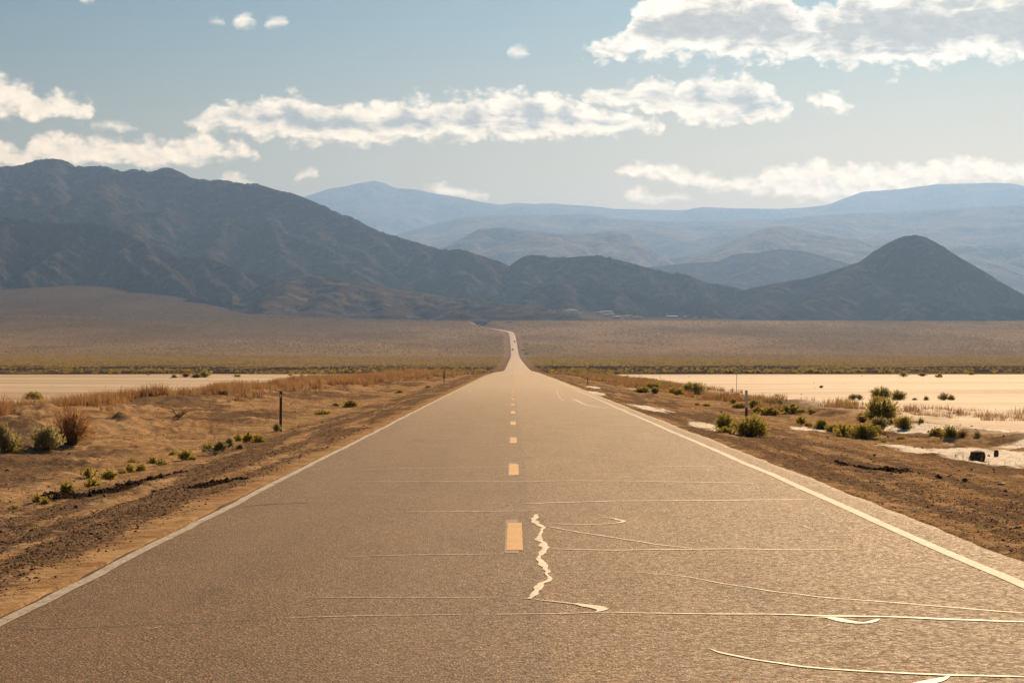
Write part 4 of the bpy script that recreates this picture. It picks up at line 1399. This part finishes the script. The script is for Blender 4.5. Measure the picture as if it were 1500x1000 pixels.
scrub(30000, (523, 547.3), .6, 1.2, 16, 'scrub', 'yellow-green desert scrub at the lower edge of the fans behind the lake beds')
scrub(90000, (466.5, 525), .7, 1.4, 7, 'scrub', 'olive and brown desert scrub covering the rising fans up to the hills')
scrub(3000, (490, 545), .6, 1.2, 14, 'scrub', 'greener yellowish scrub lining both sides of the distant road', True)

scrub(30000, (466, 500), .8, 1.6, 7, 'scrub', 'grey-brown scrub on the steeper fan below the left mountain range', leftfan=True)

# loose gravel and clods
STM, q = mat_new('stones')
a = q.new('ShaderNodeAttribute', attribute_name='tint')
finish(q, a.outputs['Color'], 0.9, None, spec=0.06)


def stones(name, X, Y, s, cols, label, cat='gravel', flat=.6, sink=.35):
    n = len(X)
    Z = ground_z(X, Y)
    base = np.array([(1, 0, 0), (0, 1, 0), (-1, 0, 0), (0, -1, 0), (0, 0, 1), (0, 0, -1)], float)
    P = base[None] * rng.uniform(.6, 1.2, (n, 6, 1)) + rng.normal(0, .18, (n, 6, 3))
    th = rng.uniform(0, 6.28, n)
    c, s_ = np.cos(th)[:, None], np.sin(th)[:, None]
    x = P[..., 0] * c - P[..., 1] * s_
    y = P[..., 0] * s_ + P[..., 1] * c
    V_ = np.stack([X[:, None] + x * s[:, None], Y[:, None] + y * s[:, None], Z[:, None] + (P[..., 2] * flat + flat * (1 - 2 * sink)) * s[:, None]], 2).reshape(-1, 3)
    tr = np.array([(0, 1, 4), (1, 2, 4), (2, 3, 4), (3, 0, 4), (1, 0, 5), (2, 1, 5), (3, 2, 5), (0, 3, 5)])
    Fq = (np.arange(n)[:, None, None] * 6 + tr[None]).reshape(-1, 3)
    C = np.array(cols)[rng.integers(0, len(cols), n)] * rng.uniform(.7, 1.3, (n, 1))
    C = np.concatenate([np.repeat(C, 6, 0), np.ones((n * 6, 1))], 1)
    return stuff_mesh(name, V_, Fq, STM, label, cat, C)


GC = [(.20, .125, .080), (.26, .17, .11), (.32, .215, .14), (.15, .095, .06), (.42, .29, .19)]
n = 60000
Y = 13 / (1 - rng.uniform(0, 1, n) * (1 - 13 / 120))
X = -(3.45 + rng.gamma(1.6, 1.2, n))
keep = rng.uniform(0, 1, n) < (0.25 + 0.75 * ss(fbm((X) / 0.55, Y / 11.0, 3, 207), -.5, .3))
X, Y = X[keep], Y[keep]
stones('gravel', X, Y, .004 + .006 * rng.gamma(1.2, .6, len(X)), GC, 'loose dark gravel on the left shoulder of the road')
n = 60000
Y = 15 / (1 - rng.uniform(0, 1, n) * (1 - 15 / 140))
X = 4.2 + rng.gamma(2.0, 1.5, n)
stones('gravel', X, Y, .004 + .005 * rng.gamma(1.2, .6, n), GC, 'loose dark gravel on the right shoulder of the road')
n = 1900
i_ = rng.integers(0, len(DAMP_SHADE_W), n)
dw = np.array(DAMP_SHADE_W)[i_]
X = dw[:, 0] + rng.normal(0, .45, n) * dw[:, 2]
Y = dw[:, 1] + rng.normal(0, 1.2, n) * dw[:, 2]
stones('soil_shade_clods', X, Y, .006 + .011 * rng.gamma(1.3, .7, n), [(.045, .022, .013), (.065, .032, .018), (.03, .016, .01)], 'dark clods, damp soil streaks on the left shoulder, painted undercut shadow on the right', 'soil', .8)
n = 1500
Y = 24 * np.exp(rng.uniform(0, math.log(200 / 24), n))
X = np.where(rng.uniform(0, 1, n) < .5, -rng.uniform(5, 17, n), rng.uniform(6, 16, n))
stones('scattered_stones', X, Y, .010 + .014 * rng.gamma(1.2, .8, n), [(.12, .085, .06), (.18, .125, .09), (.42, .34, .26), (.5, .44, .38)], 'scattered stones on the sandy verges', 'stones', .7)
n = 240
Y = 60 * np.exp(rng.uniform(0, math.log(400 / 60), n))
X = np.where(rng.uniform(0, 1, n) < .5, -rng.uniform(19, 100, n), rng.uniform(19, 100, n))
stones('scattered_stones', X, Y, .03 + .05 * rng.gamma(1.2, .8, n), [(.07, .05, .042), (.16, .12, .09)], 'small dark stones scattered over the dry lake beds', 'stones', .5)

# ---------------------------------------------------------------- built things
import bmesh


def bm_obj(name, bm, mat, parent=None, loc=(0, 0, 0), bevel=0.0, smooth=False):
    if bevel:
        bmesh.ops.bevel(bm, geom=bm.edges[:], offset=bevel, segments=2, affect='EDGES', profile=.6)
    me = bpy.data.meshes.new(name)
    bm.to_mesh(me)
    bm.free()
    for p_ in me.polygons:
        p_.use_smooth = smooth
    me.materials.append(mat)
    return link(name, me, parent, loc)


def box(bm, x0, x1, y0, y1, z0, z1, taper=0.0):
    v = [bm.verts.new(c) for c in ((x0, y0, z0), (x1, y0, z0), (x1, y1, z0), (x0, y1, z0),
                                   (x0 + taper, y0 + taper, z1), (x1 - taper, y0 + taper, z1), (x1 - taper, y1 - taper, z1), (x0 + taper, y1 - taper, z1))]
    for f in ((3, 2, 1, 0), (4, 5, 6, 7), (0, 1, 5, 4), (1, 2, 6, 5), (2, 3, 7, 6), (3, 0, 4, 7)):
        bm.faces.new([v[i] for i in f])
    return bm


def tube(bm, pts, rads, n=8):
    rings = []
    for i, (p_, r) in enumerate(zip(pts, rads)):
        p_ = Vector(p_)
        a = Vector(pts[min(i + 1, len(pts) - 1)]) - Vector(pts[max(i - 1, 0)])
        a.normalize()
        u = a.cross(Vector((0, 0, 1)) if abs(a.z) < .9 else Vector((1, 0, 0))).normalized()
        w = a.cross(u)
        rings.append([bm.verts.new(p_ + (u * math.cos(t) + w * math.sin(t)) * r) for t in (2 * math.pi * j / n for j in range(n))])
    for r0, r1 in zip(rings[:-1], rings[1:]):
        for j in range(n):
            bm.faces.new((r0[j], r0[(j + 1) % n], r1[(j + 1) % n], r1[j]))
    bm.faces.new(rings[0][::-1])
    bm.faces.new(rings[-1])
    return bm


def root_at(name, loc, label, cat, group=None, rz=0.0, sc=1.0):
    o = bpy.data.objects.new(name, None)
    COL.objects.link(o)
    o.location = loc
    o.rotation_euler = (0, 0, rz)
    o.scale = (sc, sc, sc)
    return tag(o, label, cat, group)


POSTM = simple('weathered_post', (0.085, 0.062, 0.048), 0.7, 0.3, 25)
PWHITE = simple('post_white', (0.72, 0.68, 0.62), 0.5, 0.08, 25)
REFL = simple('reflector', (0.70, 0.72, 0.70), 0.2, 0.1, 60, 0.3, 0.8)
STEEL = simple('dull_steel', (0.20, 0.18, 0.16), 0.5, 0.2, 30, 0.6)


def post(px, pyt, pyb, label, white_top, lean=0.0):
    x, y, z = place(px, pyb)
    H = (pyb - pyt) / F * y
    r = root_at('roadside_post', (x, y, z), label, 'post', 'flexible roadside marker posts')
    r.rotation_euler = (0, lean, 0)
    w, d = .033, .014
    hs = H * (.56 if white_top else .97)
    b_ = bmesh.new()
    # shallow channel section: web with two forward ribs
    box(b_, -w, w, 0, .006, -.15, hs)
    box(b_, -w - .001, -w + .007, -d, .0065, -.15, hs)
    box(b_, w - .007, w + .001, -d, .0065, -.15, hs)
    bm_obj('post', b_, POSTM, r)
    if white_top:
        b_ = bmesh.new()
        box(b_, -w - .003, w + .003, -d - .003, .010, hs, H - .02, .001)
        bm_obj('sleeve', b_, PWHITE, r, bevel=.003)
        b_ = bmesh.new()
        box(b_, -w - .001, w + .001, -d, .009, H - .02, H, .004)
        bm_obj('cap', b_, POSTM, r)
    else:
        b_ = bmesh.new()
        box(b_, -w + .008, w - .018, -.004, -.0005, H - .16, H - .08)
        bm_obj('reflector', b_, REFL, r)
        b_ = bmesh.new()
        box(b_, -w - .002, w + .002, -d - .001, .008, hs, H, .004)
        bm_obj('cap', b_, POSTM, r)


post(411, 571, 631, 'tall dark marker post with small white reflector, nearest on the left verge', False, .01)
post(650.6, 539, 560, 'slim dark marker post, second along the left verge', False)
post(693, 540, 549.5, 'tiny far marker post, third along the left verge', False)
post(1093.5, 570.5, 628, 'marker post with white upper half behind the big round bush on the right', True, -.005)
post(861, 546, 562.5, 'white-topped marker post, second along the right verge', True)
post(820.5, 540, 548.5, 'small white-topped marker post, third along the right verge', True)
post(804.7, 538.8, 544, 'tiny farthest marker post at the right verge', True)


def stake(px, pyt, pyb, label):
    x, y, z = place(px, pyb)
    H = (pyb - pyt) / F * y
    r = root_at('survey_stake', (x, y, z), label, 'stake', 'thin stakes along the right lake bed')
    b_ = bmesh.new()
    tube(b_, [(0, 0, -.1), (.004, 0, H * .5), (0, 0, H)], [.012 + y * 2.5e-5] * 3, 6)
    bm_obj('rod', b_, STEEL, r)
    b_ = bmesh.new()
    box(b_, -.02, .02, -.003, .003, H - .06, H - .005)
    bm_obj('tip', b_, POSTM, r, bevel=.001)


stake(1079, 547, 578, 'thin upright stake beside a dark stone at the near edge of the right lake bed')
stake(967, 543, 559, 'thin stake in the right lake bed left of the one with the dark stone')
stake(937, 542, 553, 'thinnest farthest stake where the right lake bed begins')


def rock(px, py, w, h, label, seed, boxy=0.0, mat=None, name='rock', d=None, cat='rock'):
    x, y, z = place(px, py)
    rr = random.Random(seed)
    b_ = bmesh.new()
    if boxy:
        bmesh.ops.create_cube(b_, size=2)
        bmesh.ops.subdivide_edges(b_, edges=b_.edges[:], cuts=4, use_grid_fill=True)
        for v in b_.verts:
            c = v.co
            s_ = c.normalized() * 1.25
            v.co = c * boxy + s_ * (1 - boxy)
            if c.x < -.3 and c.z < -.2:
                v.co.x -= .16
        for v in b_.verts:
            v.co += Vector((rr.uniform(-1, 1), rr.uniform(-1, 1), rr.uniform(-1, 1))) * .035
    else:
        bmesh.ops.create_icosphere(b_, subdivisions=3, radius=1)
        cuts = [(Vector((rr.uniform(-1, 1), rr.uniform(-1, 1), rr.uniform(-1, 1))).normalized(), rr.uniform(.55, .85)) for _ in range(9)]
        for v in b_.verts:
            for nn, dd in cuts:
                e = v.co.dot(nn) - dd
                if e > 0:
                    v.co -= nn * e * .92
            v.co += Vector((rr.uniform(-1, 1), rr.uniform(-1, 1), rr.uniform(-1, 1))) * .02
    sx_, sz_ = w / F * y / 2, h / F * y / 2
    for v in b_.verts:
        v.co = Vector((v.co.x * sx_, v.co.y * (d or sx_ * .8), v.co.z * sz_))
    o = bm_obj(name, b_, mat or ROCKM, None, (x, y, z + sz_ * .93))
    tag(o, label, cat)
    return o


ROCKM = simple('dark_rock', (0.085, 0.055, 0.040), 0.85, 0.35, 14)
rock(1432, 676, 20, 15.5, 'dark squarish block lying at the edge of the white salt flat', 3, .45, name='stone_block', cat='block')
rock(1459.5, 668, 6, 8.5, 'small upright dark stone just right of the squarish block', 5, .3)
rock(1203, 568.5, 7, 4, 'dark pointed stone alone on the open right lake bed', 8)
rock(1081, 579, 4.5, 3.5, 'dark stone at the foot of the thin stake', 9)
rock(146, 577, 4.5, 1.8, 'flat dark stone on the left lake bed above the rust-coloured brush', 10)
rock(192, 588.5, 3, 2, 'small dark stone on the left lake bed behind the thin brush', 12)
rock(1375, 699, 13, 6, 'flat dark stone on the gravel slope below the squarish block', 14)
rock(1414, 705, 10, 5, 'second flat dark stone on the gravel slope right of the first', 15)
rock(1466, 710, 15, 4, 'pale flat stone on the gravel slope near the right edge', 16, mat=simple('pale_rock', (.42, .33, .25), .8, .2, 14))


def dead_wood(px, py, w, h, label, col, seed):
    x, y, z = place(px, py)
    sc = y / F
    rr = random.Random(seed)
    b_ = bmesh.new()
    for i in range(9):
        a = rr.uniform(-1, 1)
        x0 = rr.uniform(-.4, .1) * w * sc
        p0 = Vector((x0, rr.uniform(-.05, .05), .01))
        dx = rr.uniform(.25, .65) * w * sc * (1 if rr.random() < .7 else -1)
        p2 = p0 + Vector((dx, rr.uniform(-.25, .25), rr.uniform(.15, 1.0) * h * sc))
        p1 = (p0 + p2) / 2 + Vector((0, 0, rr.uniform(-.1, .3) * h * sc))
        tube(b_, [p0, p1, p2], [.016, .012, .005], 5)
    o = bm_obj('dead_branches', b_, simple('dead_wood' + str(seed), col, .8, .25, 20), None, (x, y, z))
    tag(o, label, 'branches')


dead_wood(316, 666, 26, 9, 'bleached white dead sticks lying among the weeds on the left', (.50, .42, .33), 3)
dead_wood(263, 612, 26, 15, 'reddish brown tangle of dead branches on the left sand mound', (.20, .10, .07), 6)

# ---- vehicles far down the road
CARP = simple('dark_car_paint', (0.03, 0.03, 0.035), 0.3, 0.1, 3, 0.3, 0.6)
GREYP = simple('dark_grey_car_paint', (0.06, 0.06, 0.065), 0.3, 0.1, 3, 0.3, 0.6)
TRUCKP = simple('white_truck_paint', (0.75, 0.74, 0.72), 0.4, 0.05, 3)
GLASSM = simple('dark_glass', (0.02, 0.025, 0.03), 0.08, 0.1, 3, 0, 0.9)
TYRE = simple('tyre_rubber', (0.02, 0.02, 0.02), 0.8, 0.2, 20)
RIMM = simple('wheel_rim', (0.4, 0.4, 0.4), 0.35, 0.1, 20, 0.8)
LAMPM = simple('lamp_glass', (0.7, 0.7, 0.65), 0.1, 0.05, 20, 0, 0.9)
REDL = simple('tail_lamp', (0.4, 0.02, 0.02), 0.2, 0.05, 20, 0, 0.9)


def wheel(r, x, y, rad):
    b_ = bmesh.new()
    tube(b_, [(x - .11, y, rad), (x - .09, y, rad), (x + .09, y, rad), (x + .11, y, rad)], [rad * .92, rad, rad, rad * .92], 20)
    w = bm_obj('wheel', b_, TYRE, r)
    b_ = bmesh.new()
    s_ = 1 if x > 0 else -1
    tube(b_, [(x + .09 * s_, y, rad), (x + .125 * s_, y, rad)], [rad * .6, rad * .5], 14)
    bm_obj('rim', b_, RIMM, w)


def profile(bm, pts, x0, x1, inset=0.0):
    """extrude a side profile (y, z) across the width"""
    a = [bm.verts.new((x0 + (inset if i in () else 0), y, z)) for i, (y, z) in enumerate(pts)]
    b2 = [bm.verts.new((x1, y, z)) for y, z in pts]
    n_ = len(pts)
    for i in range(n_):
        bm.faces.new((a[i], a[(i + 1) % n_], b2[(i + 1) % n_], b2[i]))
    bm.faces.new(a[::-1])
    bm.faces.new(b2)
    bmesh.ops.recalc_face_normals(bm, faces=bm.faces[:])
    return bm


def road_point(px, py, lane):
    ys = np.arange(1200, 3455, 2.0)
    z = road_z(road_xc(ys), ys)
    pyy = 530 - (z - CAMH) / ys * F
    i = int(np.argmin(np.abs(pyy - py)))
    y = float(ys[i])
    x = float(road_xc(y) + lane)
    d = float((road_xc(y + 5) - road_xc(y - 5)) / 10)
    sl = float((road_zc(y + 5) - road_zc(y - 5)) / 10)
    return (x, y, float(road_surf(x, y)) + .005), -math.atan(d), math.atan(sl)


def car(px, py, lane, paint, label, toward):
    loc, rz, sl = road_point(px, py, lane)
    r = root_at('car', loc, label, 'car', None, rz + (math.pi if toward else 0))
    r.rotation_euler[0] = -sl if toward else sl
    body = bmesh.new()
    profile(body, [(-2.2, .35), (2.25, .35), (2.3, .62), (2.2, .86), (1.1, 1.0), (-1.7, 1.05), (-2.25, .95), (-2.3, .6)], -.9, .9)
    bo = bm_obj('body', body, paint, r, bevel=.05)
    cb = bmesh.new()
    profile(cb, [(-2.0, 1.03), (1.0, .985), (.35, 1.60), (-1.5, 1.66), (-1.9, 1.5)], -.78, .78)
    bm_obj('cabin', cb, GLASSM, r, bevel=.04)
    rf = bmesh.new()
    box(rf, -.72, .72, -1.5, .3, 1.655, 1.71, .03)
    bm_obj('roof', rf, paint, r)
    for x in (-.82, .82):
        for y in (-1.35, 1.4):
            wheel(r, x, y, .34)
    for x in (-.62, .62):
        b_ = bmesh.new()
        box(b_, x - .2, x + .2, 2.24, 2.32, .62, .78)
        bm_obj('headlight', b_, LAMPM, r, bevel=.01)
        b_ = bmesh.new()
        box(b_, x - .16, x + .16, -2.33, -2.25, .70, .88)
        bm_obj('tail_light', b_, REDL, r, bevel=.01)


car(753.6, 501, 1.9, CARP, 'dark car farther away in the right lane of the distant road', False)
car(751.5, 513, -1.5, GREYP, 'dark car coming closer in the left lane of the distant road', True)
loc, rz, sl = road_point(712, 479.6, -1.5)
i_y = float(3395)
loc = (float(road_xc(i_y)) - 1.0, i_y, float(road_surf(road_xc(i_y), i_y)) + .02)
tr = root_at('truck', loc, 'white box truck at the far bend of the road', 'truck', None, .25 + math.pi)
b_ = bmesh.new()
box(b_, -1.2, 1.2, -5.2, 1.8, 1.0, 3.6)
bm_obj('cargo_box', b_, TRUCKP, tr, bevel=.04)
b_ = bmesh.new()
profile(b_, [(2.0, .6), (4.1, .6), (4.2, 1.5), (3.9, 2.6), (2.0, 2.75)], -1.1, 1.1)
cabo = bm_obj('cab', b_, TRUCKP, tr, bevel=.06)
b_ = bmesh.new()
profile(b_, [(4.10, 1.6), (4.22, 1.58), (3.98, 2.45), (3.88, 2.45)], -.95, .95)
bm_obj('windscreen', b_, GLASSM, cabo)
b_ = bmesh.new()
box(b_, -.5, .5, -5.0, 4.0, .55, .99)
bm_obj('chassis', b_, TYRE, tr)
for x in (-1.0, 1.0):
    for y in (-3.8, -2.6, 3.1):
        wheel(tr, x, y, .48)

BLUE = simple('blue_sign_paint', (0.05, 0.20, 0.26), 0.45, 0.08, 6)
ORANGE = simple('amber_sign_paint', (0.55, 0.30, 0.06), 0.5, 0.08, 6)


def sign(px, py, wpx, hpx, up, paint, label):
    x, y, z = place(px, py)
    sc = y / F
    w, h = wpx * sc / 2, hpx * sc
    r = root_at('road_sign', (x, y, z), label, 'sign')
    for s_ in (-.6, .6):
        b_ = bmesh.new()
        tube(b_, [(s_ * w, 0, -.3), (s_ * w, 0, up + h)], [.07, .07], 6)
        bm_obj('post', b_, STEEL, r)
    b_ = bmesh.new()
    box(b_, -w, w, -.12, -.08, up, up + h)
    pn_ = bm_obj('panel', b_, paint, r, bevel=.01)
    b_ = bmesh.new()
    for e in ((-w + .06, w - .06, up + .05, up + .10), (-w + .06, w - .06, up + h - .10, up + h - .05)):
        box(b_, e[0], e[1], -.125, -.1205, e[2], e[3])
    bm_obj('border', b_, PWHITE, pn_)


sign(766, 515, 4.2, 1.6, 1.2, BLUE, 'blue-green road sign right of the distant road, the farther of two')
sign(770.8, 521, 3.8, 2.0, 1.2, BLUE, 'blue-green road sign right of the distant road, the nearer of two')
sign(767.4, 518.5, 1.4, 1.6, .5, ORANGE, 'small amber marker sign between the two blue-green road signs')

# ---- the town at the foot of the ridge
TERR = mat_rock('terrace_soil', (0.17, 0.125, 0.095), (0.22, 0.165, 0.12), (0.28, 0.21, 0.155), 3.0)
mountain('town_terrace', (800, 1120), (3560, 4300), [
    [(800, 455, 4080), (830, 455, 4050), (870, 457, 4030), (905, 461, 3990), (960, 464, 3950), (1010, 465.5, 3900), (1050, 466.5, 3850), (1090, 468, 3800)]],
    50, TERR, 'low brown terrace the small town stands on', 5, 0.06, 0.15, 1.0, 90, None, 99, 0.02)
bpy.context.view_layer.update()
DG = bpy.context.evaluated_depsgraph_get()


def cast(px, py):
    d = Vector(((px - 750) / F, 1, (530 - py) / F)).normalized()
    hit, loc, nrm, idx, ob, mt = S.ray_cast(DG, (0, 0, CAMH), d, distance=6000)
    if not hit:
        return None
    return loc


HW = [simple('house_wall_white', (.85, .84, .82), .6, .06, 1), simple('house_wall_cream', (.55, .48, .38), .7, .06, 1), simple('house_wall_grey', (.50, .50, .50), .7, .06, 1), simple('house_wall_brown', (.24, .17, .13), .8, .06, 1)]
HR = [simple('metal_roof_white', (.80, .78, .74), .35, .04, 1, .2), simple('shingle_roof_brown', (.17, .11, .09), .85, .1, 1), simple('roof_blue_grey', (.50, .52, .54), .5, .05, 1)]
DARKW = simple('window_dark', (.03, .035, .04), .15, .1, 3)


def house(px, py, w, d, h, wall, roof, label, flat=False, rz=0.0):
    l = cast(px, py)
    if l is None or l.y > 5000:
        return
    r = root_at('house', (l.x, l.y, l.z - .15), label, 'house', 'houses of the small town', rz)
    b_ = bmesh.new()
    box(b_, -w / 2, w / 2, -d / 2, d / 2, -.8, h)
    wa = bm_obj('wall', b_, HW[wall], r)
    b_ = bmesh.new()
    rh = .35 if flat else d * .10
    profile(b_, [(-d / 2 - .4, h + .01), (d / 2 + .4, h + .01), (d / 2 + .4, h + .15), (0, h + rh), (-d / 2 - .4, h + .15)], -w / 2 - .4, w / 2 + .4)
    bm_obj('roof', b_, HR[roof], r)
    nw = max(2, int(w / 3.5))
    for i in range(nw):
        x = -w / 2 + (i + .5) * w / nw
        b_ = bmesh.new()
        if i == nw // 2:
            box(b_, x - .5, x + .5, -d / 2 - .06, -d / 2 + .05, .05, 2.1)
            bm_obj('door', b_, HW[3], r)
        else:
            box(b_, x - .6, x + .6, -d / 2 - .05, -d / 2 + .05, 1.0, 2.1)
            bm_obj('window', b_, DARKW, r)


HS = [
    (829, 457.5, 12, 7, 3.4, 0, 2, 'long pale blue-roofed shed at the left end of the upper town, beside the yellow tree'),
    (836, 456.2, 14, 8, 3.6, 2, 0, 'white-roofed hall at the top left of the town'),
    (837.5, 456.8, 7, 6, 4.2, 0, 0, 'small tall white house at the right end of the white-roofed hall'),
    (841, 456.6, 6, 6, 3.5, 3, 1, 'small brown house right of the tall white house in the upper town'),
    (844, 457, 7, 6, 3.2, 0, 2, 'white house at the right end of the upper town'),
    (836, 461, 9, 5, 2.8, 2, 2, 'grey-blue trailer, leftmost of the lower row below the upper town'),
    (840, 461, 5, 4, 2.8, 0, 0, 'bright white trailer in the middle of the lower row'),
    (845, 461.6, 6, 4, 2.7, 1, 2, 'cream trailer right of the bright white one in the lower row'),
    (849, 461, 5, 4, 3.0, 0, 0, 'bright white trailer at the right end of the lower row'),
    (877, 459.5, 8, 6, 3.2, 1, 0, 'cream house at the left end of the main town'),
    (883, 458.5, 8, 6, 3.2, 0, 2, 'white house behind the cream one at the left end of the main town'),
    (886, 462, 9, 5, 3.0, 0, 0, 'white trailer below the curved hall of the main town'),
    (890.5, 459.5, 17, 9, 4.4, 2, 0, 'big pale hall with shining white roof, tallest in the main town'),
    (889, 463.5, 7, 5, 3.2, 1, 0, 'low cream trailer in front of the big pale hall'),
    (894, 462, 9, 6, 3.4, 2, 2, 'blue-grey house right of the white trailer in the main town'),
    (898, 461.5, 7, 5, 3.4, 2, 0, 'pale blue house just left of the first big trees'),
    (902, 466, 10, 6, 3.0, 3, 2, 'low dark house with grey roof below the first big trees'),
    (907, 465.5, 8, 6, 3.0, 2, 2, 'grey house second from the left below the big trees'),
    (917, 465.8, 5, 4, 2.8, 0, 0, 'tiny white trailer below the gap in the big trees'),
    (922.5, 464, 10, 6, 3.2, 0, 0, 'wide white house between the two groups of big trees'),
    (930, 466.5, 8, 5, 3.0, 2, 2, 'grey-blue trailer below the second group of trees'),
    (936, 467, 8, 5, 3.0, 3, 2, 'dark trailer with grey roof below the second group of trees'),
    (959, 463, 6, 5, 3.6, 1, 1, 'brown-roofed house half hidden by trees right of the second group'),
    (976.5, 463.5, 3.2, 3.2, 6.0, 0, 0, 'narrow white tower-like tank house standing above the trees'),
    (985, 465, 20, 7, 2.8, 0, 0, 'long low bright white building at the right of the town'),
    (1003, 466, 8, 6, 3.2, 2, 2, 'grey-blue house left of the last trees of the town'),
    (1019, 467, 6, 4, 2.8, 0, 0, 'small bright white trailer under the last trees of the town'),
    (1031, 466.8, 6, 4, 2.8, 0, 2, 'last small white trailer at the right end of the town'),
]
for i, hs in enumerate(HS):
    house(*hs, flat=hs[3] < 6, rz=((i * 37) % 11 - 5) * .05)

TLEAF = mat_leaf('tree_leaf', (.075, .090, .035), (.12, .13, .05), (.18, .18, .07), .4)
TLEAFY = mat_leaf('tree_leaf_yellow', (.16, .16, .04), (.24, .22, .06), (.30, .26, .08), .4)


def tree_protos(mat, seed):
    r2 = np.random.default_rng(seed)
    n_ = 1400
    cen = r2.normal(0, .33, (14, 3)) * [1, 1, .7] + [0, 0, .62]
    cen[:, 2] = np.clip(cen[:, 2], .35, .95)
    ci = r2.integers(0, 14, n_)
    P = cen[ci] + r2.normal(0, .13, (n_, 3))
    P[:, 2] = np.clip(P[:, 2], .14, 1.15)
    A = r2.normal(0, 1, (n_, 3))
    A /= np.linalg.norm(A, axis=1, keepdims=True)
    Bv = np.cross(A, r2.normal(0, 1, (n_, 3)))
    Bv /= np.linalg.norm(Bv, axis=1, keepdims=True)
    V_ = np.stack([P - A * .05, P + Bv * .035, P + A * .05, P - Bv * .035], 1).reshape(-1, 3)
    crown = mesh_np('crown', V_, np.arange(len(V_)).reshape(-1, 4), mat)
    b_ = bmesh.new()
    tube(b_, [(0, 0, -.05), (.01, 0, .25), (0, .02, .6)], [.035, .025, .012], 7)
    for k_ in range(5):
        a = k_ * 1.3
        tube(b_, [(0, 0, .22 + .05 * k_), (.16 * math.cos(a), .16 * math.sin(a), .42 + .05 * k_), (.3 * math.cos(a), .3 * math.sin(a), .58 + .05 * k_)], [.016, .010, .004], 5)
    tm = bpy.data.meshes.new('trunk')
    b_.to_mesh(tm)
    b_.free()
    tm.materials.append(TWIG)
    return crown, tm


TP = [tree_protos(TLEAF, 5), tree_protos(TLEAF, 8), tree_protos(TLEAFY, 12)]
TR = [
    (823.5, 457, 7, 6.0, 2, 'yellow-leaved tree at the left end of the upper town'),
    (817, 458, 4, 4.5, 0, 'small dark tree left of the yellow-leaved tree'),
    (901, 460.8, 8, 8.5, 0, 'first big round tree of the town, leftmost of the tall group'),
    (906, 460.8, 9, 9.5, 1, 'tallest big tree in the left group of town trees'),
    (913, 461.5, 9, 9.5, 0, 'big dark tree at the right end of the left group of town trees'),
    (922, 462, 7, 7, 1, 'smaller tree in the gap between the two groups of town trees'),
    (928, 463.2, 9, 9.5, 0, 'wide tree at the left end of the right group of town trees'),
    (935, 463.5, 9, 9, 1, 'large tree in the middle of the right group of town trees'),
    (940, 464, 7, 8, 0, 'dark tree at the right end of the right group of town trees'),
    (947, 465, 6, 6, 1, 'small tree right of the two big groups of town trees'),
    (953, 464.8, 8, 7.5, 0, 'rounded dark tree left of the brown-roofed house'),
    (959, 465.2, 7, 7, 1, 'dark tree in front of the brown-roofed house'),
    (965, 465, 8, 7, 2, 'olive tree right of the brown-roofed house'),
    (971, 465.2, 6, 6.5, 1, 'small olive tree just left of the narrow white tank house'),
    (994, 465.6, 4, 4, 0, 'small tree at the right end of the long white building'),
    (1000, 466, 6, 5, 2, 'pale tree left of the last dark trees of the town'),
    (1008, 466.2, 7, 6.5, 0, 'dark tree, left one of the last pair of dark trees'),
    (1015, 466.5, 6, 5.5, 1, 'dark tree, right one of the last pair of dark trees'),
    (1025, 466.4, 7, 6.5, 0, 'dark tree above the last small white trailers'),
    (1034, 466.6, 8, 5, 2, 'pale olive tree near the right end of the town'),
    (1043, 467, 6, 4, 1, 'last low tree at the right end of the town'),
]
for i, (px, py, w, h, kd, lab) in enumerate(TR):
    l = cast(px, py)
    if l is None or l.y > 5000:
        continue
    r = root_at('tree', (l.x, l.y, l.z - .2), lab, 'tree', 'trees of the small town', i * 1.3)
    r.scale = (w * .75, w * .75, h)
    link('crown', TP[kd][0], r)
    link('trunk', TP[kd][1], r)

# ---------------------------------------------------------------- haze
HB = (-27500, 27500, -200, 26000, -80.0, 1800.0)
vx = np.array([(x, y, z) for z in HB[4:6] for y in HB[2:4] for x in HB[0:2]], float)
fx = np.array([[0, 2, 3, 1], [4, 5, 7, 6], [0, 1, 5, 4], [2, 6, 7, 3], [0, 4, 6, 2], [1, 3, 7, 5]])
HM = bpy.data.materials.new('haze')
HM.use_nodes = True
HM.node_tree.nodes.clear()
q = NT(HM.node_tree)
pv = q.new('ShaderNodeVolumePrincipled')
pv.inputs['Color'].default_value = (0.175, 0.31, 0.60, 1)
pv.inputs['Density'].default_value = 6.8e-5
pv.inputs['Anisotropy'].default_value = 0.52
o_ = q.new('ShaderNodeOutputMaterial')
q.l.new(pv.outputs[0], o_.inputs['Volume'])
haze = link('haze', mesh_np('haze', vx, fx, HM))
tag(haze, 'thin blue haze over the valley in front of the mountains', 'haze', kind='stuff')
